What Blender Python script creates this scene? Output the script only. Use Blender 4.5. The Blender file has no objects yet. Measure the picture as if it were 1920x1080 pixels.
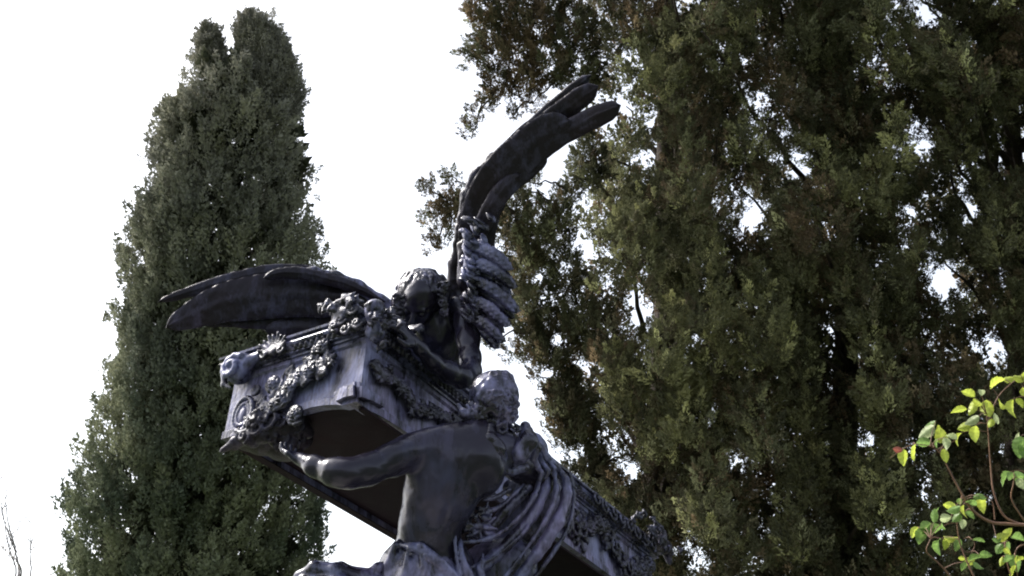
import bpy, math, time
import numpy as np
T0 = time.time()
R = math.radians
col = bpy.context.scene.collection
rng = np.random.default_rng(7)

# ------------------------------------------------------------------ camera model
PITCH = R(25.0); FPX = 2000.0
CAM = np.array([0.0, 0.0, 1.6])
RT = np.array([1.0, 0, 0]); FW = np.array([0, math.cos(PITCH), math.sin(PITCH)]); UP = np.array([0, -math.sin(PITCH), math.cos(PITCH)])
def P(u, v, d):
    """photo pixel (1920x1080) and a distance along the view axis -> world point"""
    return CAM + RT * ((u - 960) / FPX * d) + UP * ((540 - v) / FPX * d) + FW * d
def nrm(v):
    v = np.asarray(v, float); return v / (np.linalg.norm(v) + 1e-12)

# ------------------------------------------------------------------ bookkeeping
def tag(o, label=None, cat=None, group=None, kind=None):
    for k, v in (('label', label), ('category', cat), ('group', group), ('kind', kind)):
        if v: o[k] = v
    return o
def empty(name, loc):
    o = bpy.data.objects.new(name, None); col.objects.link(o); o.location = loc; o.empty_display_size = .1
    return o
def root_of(o):
    p = np.zeros(3)
    while o is not None:
        p = p + np.array(o.location); o = o.parent
    return p
def mesh_obj(name, V, F, mat, parent=None, smooth=True, tint=None, sizes=None):
    """V (n,3) world coordinates, F (m,4) or (m,3) or a list of polygons"""
    V = np.asarray(V, np.float32)
    if parent is not None: V = V - root_of(parent).astype(np.float32)
    me = bpy.data.meshes.new(name)
    if isinstance(F, np.ndarray):
        m, k = F.shape
        me.vertices.add(len(V)); me.vertices.foreach_set('co', V.astype(np.float32).ravel())
        me.loops.add(m * k); me.loops.foreach_set('vertex_index', F.astype(np.int32).ravel())
        me.polygons.add(m); me.polygons.foreach_set('loop_start', np.arange(0, m * k, k, dtype=np.int32))
        me.update(calc_edges=True)
    else:
        me.from_pydata([tuple(map(float, v)) for v in V], [], [tuple(f) for f in F]); me.update()
    me.polygons.foreach_set('use_smooth', np.full(len(me.polygons), smooth))
    if tint is not None:
        a = me.color_attributes.new('tint', 'FLOAT_COLOR', 'POINT')
        c = np.ones((len(V), 4), np.float32); c[:, :3] = tint
        a.data.foreach_set('color', c.ravel())
    me.materials.append(mat)
    o = bpy.data.objects.new(name, me); col.objects.link(o)
    if parent is not None: o.parent = parent
    return o

# ------------------------------------------------------------------ noise
def _h(i, j, k, s):
    n = (i.astype(np.int64) * 374761393 + j.astype(np.int64) * 668265263 + k.astype(np.int64) * 2147483647 + s * 1274126177) & 0xffffffff
    n = ((n ^ (n >> 13)) * 1274126177) & 0xffffffff
    n = ((n ^ (n >> 16)) * 2246822519) & 0xffffffff
    return ((n ^ (n >> 15)) & 0xffff) / 65535.0
def noise(Q, sc, s=0):
    q = np.asarray(Q, float) * sc; i = np.floor(q); f = q - i; f = f * f * (3 - 2 * f); i = i.astype(np.int64)
    r = 0
    for a in (0, 1):
        for b in (0, 1):
            for c in (0, 1):
                w = (f[:, 0] if a else 1 - f[:, 0]) * (f[:, 1] if b else 1 - f[:, 1]) * (f[:, 2] if c else 1 - f[:, 2])
                r = r + w * _h(i[:, 0] + a, i[:, 1] + b, i[:, 2] + c, s)
    return r * 2 - 1

# ------------------------------------------------------------------ implicit sculpting
class Sculpt:
    """smoothly blended round cones and ellipsoids, meshed as ONE continuous surface"""
    def __init__(s, h=.006, k=.03): s.h = h; s.k = k; s.pr = []; s.disp = []
    def cone(s, a, b, ra, rb, k=None, sub=False):
        s.pr.append(('c', np.array(a, float), np.array(b, float), ra, rb, s.k if k is None else k, sub)); return s
    def chain(s, pts, k=None, sub=False, raw=False):
        """pts: (u, v, depth, radius in photo pixels) or raw (x, y, z, radius in metres)"""
        q = [((np.array(p[:3], float), p[3]) if raw else (P(*p[:3]), p[3] * p[2] / FPX)) for p in pts]
        if len(q) == 1: q = q * 2
        for (a, ra), (b, rb) in zip(q[:-1], q[1:]): s.cone(a, b, ra, rb, k, sub)
        return s
    def ell(s, c, ax, rad, k=None, sub=False):
        s.pr.append(('e', np.array(c, float), np.array([nrm(a) for a in ax]), np.array(rad, float), None, s.k if k is None else k, sub)); return s
    def ellp(s, u, v, d, ru, rv, rd, ang=0, k=None, sub=False, lean=0):
        """ellipsoid from photo pixels; ang turns it in the view plane, lean tips it in depth (metres radius rd)"""
        c, n = math.cos(R(ang)), math.sin(R(ang))
        a1 = RT * c + UP * n; a2 = -RT * n + UP * c
        l = R(lean); a2b = a2 * math.cos(l) + FW * math.sin(l); a3 = -a2 * math.sin(l) + FW * math.cos(l)
        return s.ell(P(u, v, d), (a1, a2b, a3), (ru * d / FPX, rv * d / FPX, rd), k, sub)
    def mesh(s):
        h = s.h; bb = []
        for p in s.pr:
            if p[0] == 'c': r = max(p[3], p[4]); lo = np.minimum(p[1], p[2]) - r; hi = np.maximum(p[1], p[2]) + r
            else: e = np.sqrt(((p[2] * p[3][:, None]) ** 2).sum(0)); lo = p[1] - e; hi = p[1] + e
            bb.append((lo, hi))
        lo = np.min([b[0] for b, p in zip(bb, s.pr) if not p[6]], 0) - 3 * h; hi = np.max([b[1] for b, p in zip(bb, s.pr) if not p[6]], 0) + 3 * h
        n = np.ceil((hi - lo) / h).astype(int) + 1
        F = np.full(n, .5, np.float32)
        gx = [(lo[i] + h * np.arange(n[i])).astype(np.float32) for i in range(3)]
        for p, (bl, bh) in zip(s.pr, bb):
            m = max(p[5], 2 * h) + 2 * h
            i0 = np.clip(np.floor((bl - m - lo) / h).astype(int), 0, n); i1 = np.clip(np.ceil((bh + m - lo) / h).astype(int) + 1, 0, n)
            if np.any(i1 <= i0): continue
            X = gx[0][i0[0]:i1[0]][:, None, None]; Y = gx[1][i0[1]:i1[1]][None, :, None]; Z = gx[2][i0[2]:i1[2]][None, None, :]
            if p[0] == 'c':
                a, b = p[1], p[2]; ba = b - a; L = float(ba @ ba)
                x, y, z = X - a[0], Y - a[1], Z - a[2]
                t = np.clip((x * ba[0] + y * ba[1] + z * ba[2]) / L, 0, 1) if L > 1e-12 else np.zeros(np.broadcast_shapes(x.shape, y.shape, z.shape))
                D = np.sqrt((x - ba[0] * t) ** 2 + (y - ba[1] * t) ** 2 + (z - ba[2] * t) ** 2) - (p[3] + (p[4] - p[3]) * t)
            else:
                x, y, z = X - p[1][0], Y - p[1][1], Z - p[1][2]; k0 = 0; k1 = 0
                for a, r in zip(p[2], p[3]):
                    q = (x * a[0] + y * a[1] + z * a[2]) / r; k0 = k0 + q * q; k1 = k1 + (q / r) ** 2
                k0 = np.sqrt(k0); D = k0 * (k0 - 1) / (np.sqrt(k1) + 1e-9)
            sl = tuple(slice(i0[i], i1[i]) for i in range(3)); G = F[sl]; k = p[5]
            if p[6]:
                D = -D; hh = np.maximum(k - np.abs(G - D), 0) / k; F[sl] = np.maximum(G, D) + hh * hh * k * .25
            else:
                hh = np.maximum(k - np.abs(G - D), 0) / k; F[sl] = np.minimum(G, D) - hh * hh * k * .25
        # naive surface nets
        S = F < 0; nc = np.array(F.shape) - 1; cnt = np.zeros(nc, np.int8)
        for a in (0, 1):
            for b in (0, 1):
                for c in (0, 1): cnt += S[a:a + nc[0], b:b + nc[1], c:c + nc[2]]
        ci = np.argwhere((cnt > 0) & (cnt < 8)); idx = np.full(nc, -1, np.int32); idx[tuple(ci.T)] = np.arange(len(ci))
        pos = np.zeros((len(ci), 3)); w = np.zeros(len(ci))
        C = [(a, b, c) for a in (0, 1) for b in (0, 1) for c in (0, 1)]
        for c0 in C:
            for ax in range(3):
                if c0[ax]: continue
                c1 = list(c0); c1[ax] = 1
                f0 = F[tuple((ci + c0).T)]; f1 = F[tuple((ci + c1).T)]; m = (f0 < 0) != (f1 < 0)
                t = np.where(m, f0 / np.where(m, f0 - f1, 1), 0)
                pos += (np.array(c0) + np.outer(t, np.array(c1) - np.array(c0))) * m[:, None]; w += m
        V = lo + h * (ci + pos / w[:, None])
        fs = []
        for ax in range(3):
            o1, o2 = [(1, 2), (2, 0), (0, 1)][ax]
            sl0 = [slice(1, -1)] * 3; sl1 = [slice(1, -1)] * 3; sl0[ax] = slice(0, -1); sl1[ax] = slice(1, None)
            A = S[tuple(sl0)]; B = S[tuple(sl1)]; e = np.argwhere(A != B); ins = A[tuple(e.T)]
            e = e + 1; e[:, ax] -= 1
            d1 = np.zeros(3, int); d1[o1] = 1; d2 = np.zeros(3, int); d2[o2] = 1
            q = [idx[tuple((e - d1 - d2).T)], idx[tuple((e - d2).T)], idx[tuple(e.T)], idx[tuple((e - d1).T)]]
            q = np.stack(q, 1); q[~ins] = q[~ins][:, ::-1]; fs.append(q)
        Fc = np.concatenate(fs); Fc = Fc[(Fc >= 0).all(1)]
        if s.disp:
            for f in s.disp:
                N = vnormals(V, Fc); V = V + N * f(V, N)[:, None]
        return V, Fc
def vnormals(V, F):
    n = np.cross(V[F[:, 2]] - V[F[:, 0]], V[F[:, 3]] - V[F[:, 1]]); N = np.zeros_like(V)
    for i in range(4):
        for c in range(3): N[:, c] += np.bincount(F[:, i], n[:, c], len(V))
    return N / (np.linalg.norm(N, axis=1, keepdims=True) + 1e-12)
def d_noise(sc, amp, s=0): return lambda V, N: amp * noise(V, sc, s)
def d_strands(axis, freq, amp, warp=.02, s=3):
    ax = nrm(axis)
    def f(V, N):
        q = V @ ax + warp * noise(V, 9, s) + warp * .5 * noise(V, 23, s + 1)
        return amp * (np.abs(np.sin(q * freq)) - .6 + .4 * noise(V, 30, s + 2))
    return f

# ------------------------------------------------------------------ generic shapes
def catmull(pts, n):
    p = np.array(pts, float); p = np.vstack([2 * p[0] - p[1], p, 2 * p[-1] - p[-2]]); m = len(p) - 3
    out = []
    for t in np.linspace(0, m - 1e-6, n):
        i = int(t); f = t - i; a, b, c, d = p[i:i + 4]
        out.append(.5 * ((2 * b) + (c - a) * f + (2 * a - 5 * b + 4 * c - d) * f * f + (3 * b - a - 3 * c + d) * f ** 3))
    return np.array(out)
class MB:
    """collects polygons of one mesh"""
    def __init__(s): s.V = []; s.F = []; s.n = 0
    def add(s, V, F): s.V.append(np.asarray(V, float)); s.F += [tuple(int(i) + s.n for i in f) for f in F]; s.n += len(V)
    def tube(s, pts, rad, sides=8, cap=True):
        p = np.array(pts, float); n = len(p); rad = np.broadcast_to(rad, n) if np.ndim(rad) else np.full(n, rad)
        t = np.gradient(p, axis=0); t /= np.linalg.norm(t, axis=1, keepdims=True) + 1e-12
        ref = np.array([0.3, .2, 1.]) if abs(t[0][2]) < .9 else np.array([1., .1, 0]); V = []
        for i in range(n):
            a = nrm(np.cross(t[i], ref)); b = np.cross(t[i], a)
            for j in range(sides):
                th = 2 * math.pi * j / sides; V.append(p[i] + rad[i] * (a * math.cos(th) + b * math.sin(th)))
        F = [(i * sides + j, i * sides + (j + 1) % sides, (i + 1) * sides + (j + 1) % sides, (i + 1) * sides + j) for i in range(n - 1) for j in range(sides)]
        if cap: F += [tuple(range(sides))[::-1], tuple((n - 1) * sides + j for j in range(sides))]
        s.add(V, F)
    def box(s, lo, hi, M=None):
        V = np.array([[x, y, z] for x in (lo[0], hi[0]) for y in (lo[1], hi[1]) for z in (lo[2], hi[2])], float)
        if M is not None: V = M(V)
        s.add(V, [(0, 1, 3, 2), (4, 6, 7, 5), (0, 4, 5, 1), (2, 3, 7, 6), (0, 2, 6, 4), (1, 5, 7, 3)])
    def build(s, name, mat, parent=None, smooth=False):
        return mesh_obj(name, np.vstack(s.V), s.F, mat, parent, smooth)
def feather(mb, pts, width, thick=.012, twist=0, camber=.12, tip=.22, root=.25, n=34, m=11, barb=.0022, ph=0):
    """a cast feather: curved centre line in (u,v,depth), width in photo pixels, lens-shaped section, quill ridge and barbs"""
    p = catmull([P(*q) for q in pts], n); t = np.gradient(p, axis=0); t /= np.linalg.norm(t, axis=1, keepdims=True)
    dep = catmull([(q[2], 0, 0) for q in pts], n)[:, 0]
    V = []
    for side in (1, -1):
        for i in range(n):
            f = i / (n - 1); vd = nrm(p[i] - CAM); w = nrm(np.cross(t[i], vd)); nn = nrm(np.cross(w, t[i]))
            if nn @ vd > 0: nn = -nn
            tw = R(twist); w2 = w * math.cos(tw) + nn * math.sin(tw); n2 = -w * math.sin(tw) + nn * math.cos(tw)
            W = width * dep[i] / FPX / 2 * min(1, (root + (1 - root) * min(1, f / .3))) * (1 if f < 1 - tip else math.sqrt(max(0, 1 - ((f - 1 + tip) / tip) ** 2)) * .97 + .03)
            for j in range(m):
                x = -1 + 2 * j / (m - 1)
                q = p[i] + w2 * W * x - n2 * camber * W * x * x
                q = q + n2 * side * thick * (math.sqrt(max(0, 1 - x * x)) * .8 + (.45 if abs(x) < .12 else 0) + .12)
                q = q + n2 * side * barb * math.sin(f * 95 + abs(x) * 9 + ph)
                V.append(q)
    V = np.array(V); V = V + np.stack([noise(V, 22, 50 + c) * .0035 + noise(V, 60, 60 + c) * .0018 for c in range(3)], 1)
    F = []
    for s0 in (0, 1):
        b = s0 * n * m
        for i in range(n - 1):
            for j in range(m - 1):
                q = (b + i * m + j, b + i * m + j + 1, b + (i + 1) * m + j + 1, b + (i + 1) * m + j)
                F.append(q if s0 == 0 else q[::-1])
    o = n * m
    for i in range(n - 1):
        F.append((i * m, (i + 1) * m, o + (i + 1) * m, o + i * m)); F.append((i * m + m - 1, o + i * m + m - 1, o + (i + 1) * m + m - 1, (i + 1) * m + m - 1))
    for j in range(m - 1):
        F.append((j, o + j, o + j + 1, j + 1)); e = (n - 1) * m; F.append((e + j, e + j + 1, o + e + j + 1, o + e + j))
    mb.add(V, F)

# ------------------------------------------------------------------ materials
def nt(name):
    m = bpy.data.materials.new(name); m.use_nodes = True; t = m.node_tree; t.nodes.clear()
    out = t.nodes.new('ShaderNodeOutputMaterial'); return m, t, out
def N(t, kind, **kw):
    n = t.nodes.new(kind)
    for k, v in kw.items():
        if k in n.inputs: n.inputs[k].default_value = v
        else: setattr(n, k, v)
    return n
def ramp(t, src, stops):
    r = t.nodes.new('ShaderNodeValToRGB'); e = r.color_ramp.elements
    while len(e) < len(stops): e.new(.5)
    for el, (p, c) in zip(e, stops): el.position = p; el.color = (*c, 1)
    t.links.new(src, r.inputs[0]); return r
def bronze(name, dark, pale, cover, rough=(.3, .5), streak=2.2, bump=.35, scale=9, spec=.6, coat=0, width=(.09, .13)):
    """dark cast bronze with blue-grey weathering in streaks and patches"""
    m, t, out = nt(name); L = t.links.new
    tc = N(t, 'ShaderNodeTexCoord'); mp = N(t, 'ShaderNodeMapping'); mp.inputs['Scale'].default_value = (1, 1, 1 / streak)
    L(tc.outputs['Object'], mp.inputs[0])
    n1 = N(t, 'ShaderNodeTexNoise', Scale=scale, Detail=8.0, Roughness=.62, Distortion=.5); L(mp.outputs[0], n1.inputs['Vector'])
    n2 = N(t, 'ShaderNodeTexNoise', Scale=scale * 7, Detail=5.0, Roughness=.6); L(mp.outputs[0], n2.inputs['Vector'])
    mx = N(t, 'ShaderNodeMath', operation='MULTIPLY_ADD'); L(n2.outputs[0], mx.inputs[0]); mx.inputs[1].default_value = .35; L(n1.outputs[0], mx.inputs[2])
    c = .5 + .175 - (cover - .5) * .6
    rp = ramp(t, mx.outputs[0], [(c - width[0], dark), (c + width[1], pale)])
    warm = N(t, 'ShaderNodeTexNoise', Scale=3.1, Detail=3.0); L(tc.outputs['Object'], warm.inputs['Vector'])
    wr = ramp(t, warm.outputs[0], [(.45, (0, 0, 0)), (.65, (1, 1, 1))])
    mix = N(t, 'ShaderNodeMix', data_type='RGBA', blend_type='MULTIPLY'); L(wr.outputs[0], mix.inputs[0]); L(rp.outputs[0], mix.inputs[6]); mix.inputs[7].default_value = (1.12, .92, .9, 1)
    b = N(t, 'ShaderNodeBsdfPrincipled'); L(mix.outputs[2], b.inputs['Base Color']); b.inputs['Metallic'].default_value = 0
    b.inputs['Coat Weight'].default_value = coat; b.inputs['Coat Roughness'].default_value = .22; b.inputs['Coat Tint'].default_value = (.9, .92, 1, 1)
    b.inputs['Specular IOR Level'].default_value = spec; b.inputs['Specular Tint'].default_value = (.84, .86, 1, 1)
    rr = N(t, 'ShaderNodeMapRange'); L(mx.outputs[0], rr.inputs[0]); rr.inputs[1].default_value = .4; rr.inputs[2].default_value = .9
    rr.inputs[3].default_value = rough[0]; rr.inputs[4].default_value = rough[1]; L(rr.outputs[0], b.inputs['Roughness'])
    bp = N(t, 'ShaderNodeBump', Strength=bump, Distance=.012); L(mx.outputs[0], bp.inputs['Height']); L(bp.outputs[0], b.inputs['Normal'])
    L(b.outputs[0], out.inputs[0]); return m
M_SKIN = bronze('bronze_skin', (.010, .0095, .017), (.036, .04, .08), .34, (.2, .32), bump=.15, spec=.34, width=(.12, .2), streak=3, scale=5)
M_WING = bronze('bronze_wing', (.011, .009, .013), (.036, .036, .062), .38, (.3, .45), bump=.6, spec=.2, scale=14)
M_PALE = bronze('bronze_weathered', (.009, .009, .016), (.115, .124, .24), .47, (.2, .36), bump=.5, spec=.5, width=(.08, .12))
M_CLOTH = bronze('bronze_cloth', (.008, .008, .015), (.125, .138, .26), .46, (.2, .36), bump=.4, scale=8, spec=.5, width=(.1, .14))
M_FACE = bronze('bronze_panel', (.012, .012, .022), (.18, .19, .34), .55, (.22, .4), bump=.7, scale=12, spec=.45, streak=3.5, width=(.08, .16))
M_ORN = bronze('bronze_relief', (.006, .0055, .009), (.095, .098, .17), .36, (.22, .38), bump=.5, scale=22, streak=1, spec=.45)
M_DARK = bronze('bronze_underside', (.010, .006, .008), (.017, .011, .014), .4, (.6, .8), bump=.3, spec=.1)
def plain(name, stops, scale=5, rough=.85, bump=.3, dist=.02):
    m, t, out = nt(name); L = t.links.new
    tc = N(t, 'ShaderNodeTexCoord'); n = N(t, 'ShaderNodeTexNoise', Scale=scale, Detail=9.0, Roughness=.65); L(tc.outputs['Object'], n.inputs['Vector'])
    r = ramp(t, n.outputs[0], stops); b = N(t, 'ShaderNodeBsdfPrincipled', Roughness=rough); L(r.outputs[0], b.inputs['Base Color'])
    bp = N(t, 'ShaderNodeBump', Strength=bump, Distance=dist); L(n.outputs[0], bp.inputs['Height']); L(bp.outputs[0], b.inputs['Normal'])
    L(b.outputs[0], out.inputs[0]); return m
M_STONE = plain('pedestal_stone', [(.35, (.2, .19, .17)), (.65, (.36, .34, .31))], 6)
M_GRASS = plain('lawn', [(.35, (.03, .045, .015)), (.65, (.07, .09, .03))], 3, .95, .8, .05)
M_BARK = plain('cypress_bark', [(.35, (.028, .02, .016)), (.65, (.06, .045, .036))], 14, .9, .9, .03)
M_TWIG = plain('bare_bark', [(.35, (.14, .125, .12)), (.65, (.22, .2, .2))], 14, .9, .5)
M_CANE = plain('rose_cane', [(.35, (.10, .045, .03)), (.65, (.2, .11, .06))], 18, .6, .3, .004)
def leafmat(name, trans, rough=.6, spec=.25):
    m, t, out = nt(name); L = t.links.new
    at = N(t, 'ShaderNodeAttribute'); at.attribute_name = 'tint'
    b = N(t, 'ShaderNodeBsdfPrincipled', Roughness=rough); b.inputs['Specular IOR Level'].default_value = spec
    L(at.outputs['Color'], b.inputs['Base Color'])
    tr = N(t, 'ShaderNodeBsdfTranslucent'); L(at.outputs['Color'], tr.inputs['Color'])
    mx = N(t, 'ShaderNodeMixShader'); mx.inputs[0].default_value = trans
    L(b.outputs[0], mx.inputs[1]); L(tr.outputs[0], mx.inputs[2]); L(mx.outputs[0], out.inputs[0]); return m
M_LEAF = leafmat('cypress_foliage', .3, .7, .08)
M_ROSE = leafmat('rose_leaf', .5, .45, .4)

# ================================================================== THE SETTING
def grid_plane(name, size, n, z, mat, amp):
    g = np.linspace(-1, 1, n); g = np.sign(g) * np.abs(g) ** 2 * size; X, Y = np.meshgrid(g, g, indexing='ij')
    V = np.stack([X.ravel(), Y.ravel(), np.zeros(n * n)], 1); V[:, 2] = z + amp * noise(V, .3, 5)
    I = np.arange(n * n).reshape(n, n)
    return mesh_obj(name, V, np.stack([I[:-1, :-1], I[1:, :-1], I[1:, 1:], I[:-1, 1:]], -1).reshape(-1, 4), mat)
tag(grid_plane('ground', 600, 120, 0, M_GRASS, .05), kind='structure')

# ================================================================== THE MONUMENT
PED = 1.35                                            # height of the pedestal top
pc = np.array([.25, 5.5, 0.0])
ped = empty('pedestal', (pc[0], pc[1], 0)); tag(ped, 'pale stone block pedestal carrying the dark bronze funeral sculpture', 'pedestal')
mb = MB()
def pbox(hx, hy, z0, z1): mb.box((pc[0] - hx, pc[1] - hy, z0), (pc[0] + hx, pc[1] + hy, z1))
pbox(1.95, 2.45, -.2, .22); pbox(1.85, 2.35, .22, .32); mb.build('plinth', M_STONE, ped)
mb = MB(); pbox(1.7, 2.2, .32, 1.12); mb.build('shaft', M_STONE, ped)
mb = MB(); pbox(1.78, 2.28, 1.12, 1.2); pbox(1.9, 2.4, 1.2, PED); mb.build('cap', M_STONE, ped)

mon = empty('bronze_monument', (pc[0], pc[1], PED))
tag(mon, 'dark bronze monument of a winged angel and a mourner holding up an ornate casket', 'sculpture')
def sculpt_obj(name, s, mat, parent): V, F = s.mesh(); return mesh_obj(name, V, F, mat, parent)

# ---- casket frame: a along the short end, b along the long side, c up (metres)
CA = np.array([-0.65486794, 4.28061334, 3.06810219])
E1 = np.array([-.8585884, .50941929, -.05760161]); E2 = np.array([.51149963, .84363819, -.16322602]); E3 = np.array([.03455557, .16960717, .98490574])
CW, CL, CH = .775, 3.0, .345
def LC(V): V = np.asarray(V, float); return CA + V[..., 0:1] * E1 + V[..., 1:2] * E2 + V[..., 2:3] * E3
BI = np.linalg.inv(np.stack([E1, E2, E3], 1))
def onend(u, v, out=0.0):
    """photo pixel -> local point on the short end's plane"""
    o = BI @ (CAM - CA); d = BI @ (P(u, v, 1) - CAM); t = (-out - o[1]) / d[1]; q = o + d * t; return np.array([q[0], q[1], q[2]])
def onside(u, v, out=0.0):
    o = BI @ (CAM - CA); d = BI @ (P(u, v, 1) - CAM); t = (-out - o[0]) / d[0]; q = o + d * t; return np.array([q[0], q[1], q[2]])
def local_sculpt(name, s, mat, parent):
    V, F = s.mesh(); W = LC(V); F = F[:, ::-1]        # E1,E2,E3 is left-handed
    return mesh_obj(name, W, F, mat, parent)

def wall(mb, p0, dr, L, th_dir, th, prof, n=60):
    """upright panel whose lower edge follows prof(t), with a recessed field between raised borders"""
    V = []; t = np.linspace(0, 1, n)
    rows = [0, .045, .055, 1]                         # lower border, step
    for x in t:
        z0 = prof(x)
        for (c, o) in ((z0, 0), (z0 + .035, 0), (z0 + .045, .012), (CH - .05, .012), (CH - .04, 0), (CH, 0), (CH, th), (z0, th)):
            q = p0 + dr * (x * L) + th_dir * (o); V.append((q[0], q[1], c))
    F = []
    for i in range(n - 1):
        for j in range(8): F.append((i * 8 + j, i * 8 + (j + 1) % 8, (i + 1) * 8 + (j + 1) % 8, (i + 1) * 8 + j))
    F.append(tuple(range(8))); F.append(tuple((n - 1) * 8 + j for j in range(8))[::-1])
    mb.add(LC(np.array(V)), F)
mb = MB()
arch_e = lambda x: .0 + .0 * x
wall(mb, np.array([0, 0, 0.]), np.array([1, 0, 0.]), CW, np.array([0, 1, 0.]), .05, lambda x: .035 * math.sin(min(1, max(0, (x - .1) / .5)) * math.pi) ** .8 if .1 < x < .6 else 0)
wall(mb, np.array([0, .0505, 0.]), np.array([0, 1, 0.]), CL - .101, np.array([1, 0, 0.]), .05, lambda x: .03 * math.sin(math.pi * min(1, max(0, (x - .03) / .94))) ** .3 if .03 < x < .97 else 0)
wall(mb, np.array([CW, .0505, 0.]), np.array([0, 1, 0.]), CL - .101, np.array([-1, 0, 0.]), .05, lambda x: 0)
wall(mb, np.array([0, CL, 0.]), np.array([1, 0, 0.]), CW, np.array([0, -1, 0.]), .05, lambda x: 0)
casket = mb.build('casket', M_FACE, mon)
tag(casket, label='ornate tilted bronze casket with pale weathered side panels')
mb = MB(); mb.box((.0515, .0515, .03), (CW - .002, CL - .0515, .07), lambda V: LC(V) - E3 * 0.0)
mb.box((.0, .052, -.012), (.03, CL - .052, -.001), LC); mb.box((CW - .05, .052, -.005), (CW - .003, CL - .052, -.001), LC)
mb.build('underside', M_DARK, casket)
# cornice: profile swept round the top
prof = [(0, .0), (.012, 0), (.014, .014), (.034, .02), (.036, .034), (.028, .04), (.03, .052), (.058, .062), (.066, .078), (.062, .094), (.05, .1), (.05, .108), (.07, .115), (.072, .132), (.03, .15), (-.06, .165)]
V = []; F = []
loop = [(0, 0), (0, CL), (CW, CL), (CW, 0)]; sg = [(-1, -1), (-1, 1), (1, 1), (1, -1)]
for (o, z) in prof:
    for (a, b), (sa, sb) in zip(loop, sg): V.append((a + sa * o * .85, b + sb * o * .85, CH - .02 + z * .66))
k = len(prof)
for i in range(k - 1):
    for j in range(4): F.append((i * 4 + j, i * 4 + (j + 1) % 4, (i + 1) * 4 + (j + 1) % 4, (i + 1) * 4 + j))
mb = MB(); mb.add(LC(np.array(V)), F); cornice = mb.build('cornice', M_PALE, casket)
# bead and leaf rows on the cornice (one part)
s = Sculpt(.0045, .008)
for b in np.arange(.02, CL, .034):
    s.chain([(-.036, b, CH + .016, .0125), (-.03, b + .014, CH + .0, .007)], raw=True)
s.chain([(-.026, 0, CH + .006, .008), (-.026, CL, CH + .006, .008)], raw=True)
local_sculpt('bead_row', s, M_ORN, casket)
s = Sculpt(.0045, .008)
for a in np.arange(.02, CW, .032):
    s.chain([(a, -.036, CH + .016, .0125), (a + .013, -.03, CH + .0, .007)], raw=True)
s.chain([(0, -.026, CH + .006, .008), (CW, -.026, CH + .006, .008)], raw=True)
local_sculpt('bead_row', s, M_ORN, casket)
# lid: low hipped roof with a ridge roll, above the cornice
V = []; z0 = CH + .07
for (i, z) in ((.0, z0), (.06, z0 + .05), (.16, z0 + .085), (.3, z0 + .16)):
    for (a, b), (sa, sb) in zip(loop, sg): V.append((a - sa * i, b - sb * i, z))
F = [(i * 4 + j, i * 4 + (j + 1) % 4, (i + 1) * 4 + (j + 1) % 4, (i + 1) * 4 + j) for i in range(3) for j in range(4)] + [(12, 13, 14, 15)]
mb = MB(); mb.add(LC(np.array(V)), F); mb.build('lid', M_PALE, casket)

# ---- relief ornament
def scroll(s, c, n1, n2, nout, r, turns=1.6, th=.011, ph=0, hand=1):
    """volute in the plane n1,n2"""
    pts = []
    for t in np.linspace(0, 1, int(9 * turns) + 3):
        an = ph + hand * t * turns * 2 * math.pi; q = np.array(c) + (np.array(n1) * math.cos(an) + np.array(n2) * math.sin(an)) * r * (1 - .82 * t) + np.array(nout) * (.4 * r * t)
        pts.append((*q, th * (1 - .35 * t)))
    s.chain(pts, raw=True, k=.006)
def rose(s, c, n1, n2, nout, r):
    c = np.array(c, float)
    for ring, cnt, rr in ((1, 6, .3), (.62, 5, .24), (.25, 3, .2)):
        for i in range(cnt):
            an = i * 2 * math.pi / cnt + ring * 2; q = c + (np.array(n1) * math.cos(an) + np.array(n2) * math.sin(an)) * r * ring * .75 + np.array(nout) * r * (.75 - ring * .5)
            s.ell(q, (np.array(n1) * -math.sin(an) + np.array(n2) * math.cos(an), np.array(n1) * math.cos(an) + np.array(n2) * math.sin(an), nout), (r * rr * 1.5, r * rr * .62, r * rr * 1.1), k=.004)
def leafy(s, c, n1, n2, nout, r, an, rngl):
    d = np.array(n1) * math.cos(an) + np.array(n2) * math.sin(an); q = np.array(c, float)
    for f in (-.5, 0, .5):
        d2 = np.array(n1) * math.cos(an + f) + np.array(n2) * math.sin(an + f)
        s.chain([(*q, r * .25), (*(q + d2 * r * .8 + np.array(nout) * r * .35), r * .22), (*(q + d2 * r * 1.4), r * .08)], raw=True, k=.006)
rl = np.random.default_rng(11)
X1 = np.array([1., 0, 0]); X2 = np.array([0, 1., 0]); X3 = np.array([0, 0, 1.])
# end face: swag of roses running from top by the near corner to the far lower corner
s = Sculpt(.004, .008)
path = catmull([onend(613, 655), onend(585, 705), onend(545, 738), onend(515, 775), onend(470, 808)], 14)
for i, q in enumerate(path):
    q = q - X2 * .02; r = .03 + .012 * rl.random()
    if i % 3 == 0: rose(s, q, X1, X3, -X2, r * 1.35)
    elif i % 3 == 1: leafy(s, q + X3 * rl.normal() * .02, X1, X3, -X2, .04, rl.random() * 6.3, rl)
    else: scroll(s, q + X3 * rl.normal() * .015, X1, X3, -X2, .032, 1.4, .008, rl.random() * 6, 1 if i % 2 else -1)
for (u, v, r) in ((569, 706, .062), (607, 700, .038), (515, 722, .055), (533, 752, .07), (557, 778, .055), (590, 675, .04), (500, 770, .05), (480, 735, .03), (545, 700, .03)):
    q = onend(u, v, .012); rose(s, q, X1, X3, -X2, r * .8); scroll(s, q - X2 * .004, X1, X3, -X2, r, 1.2, .008, rl.random() * 6, 1)
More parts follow.
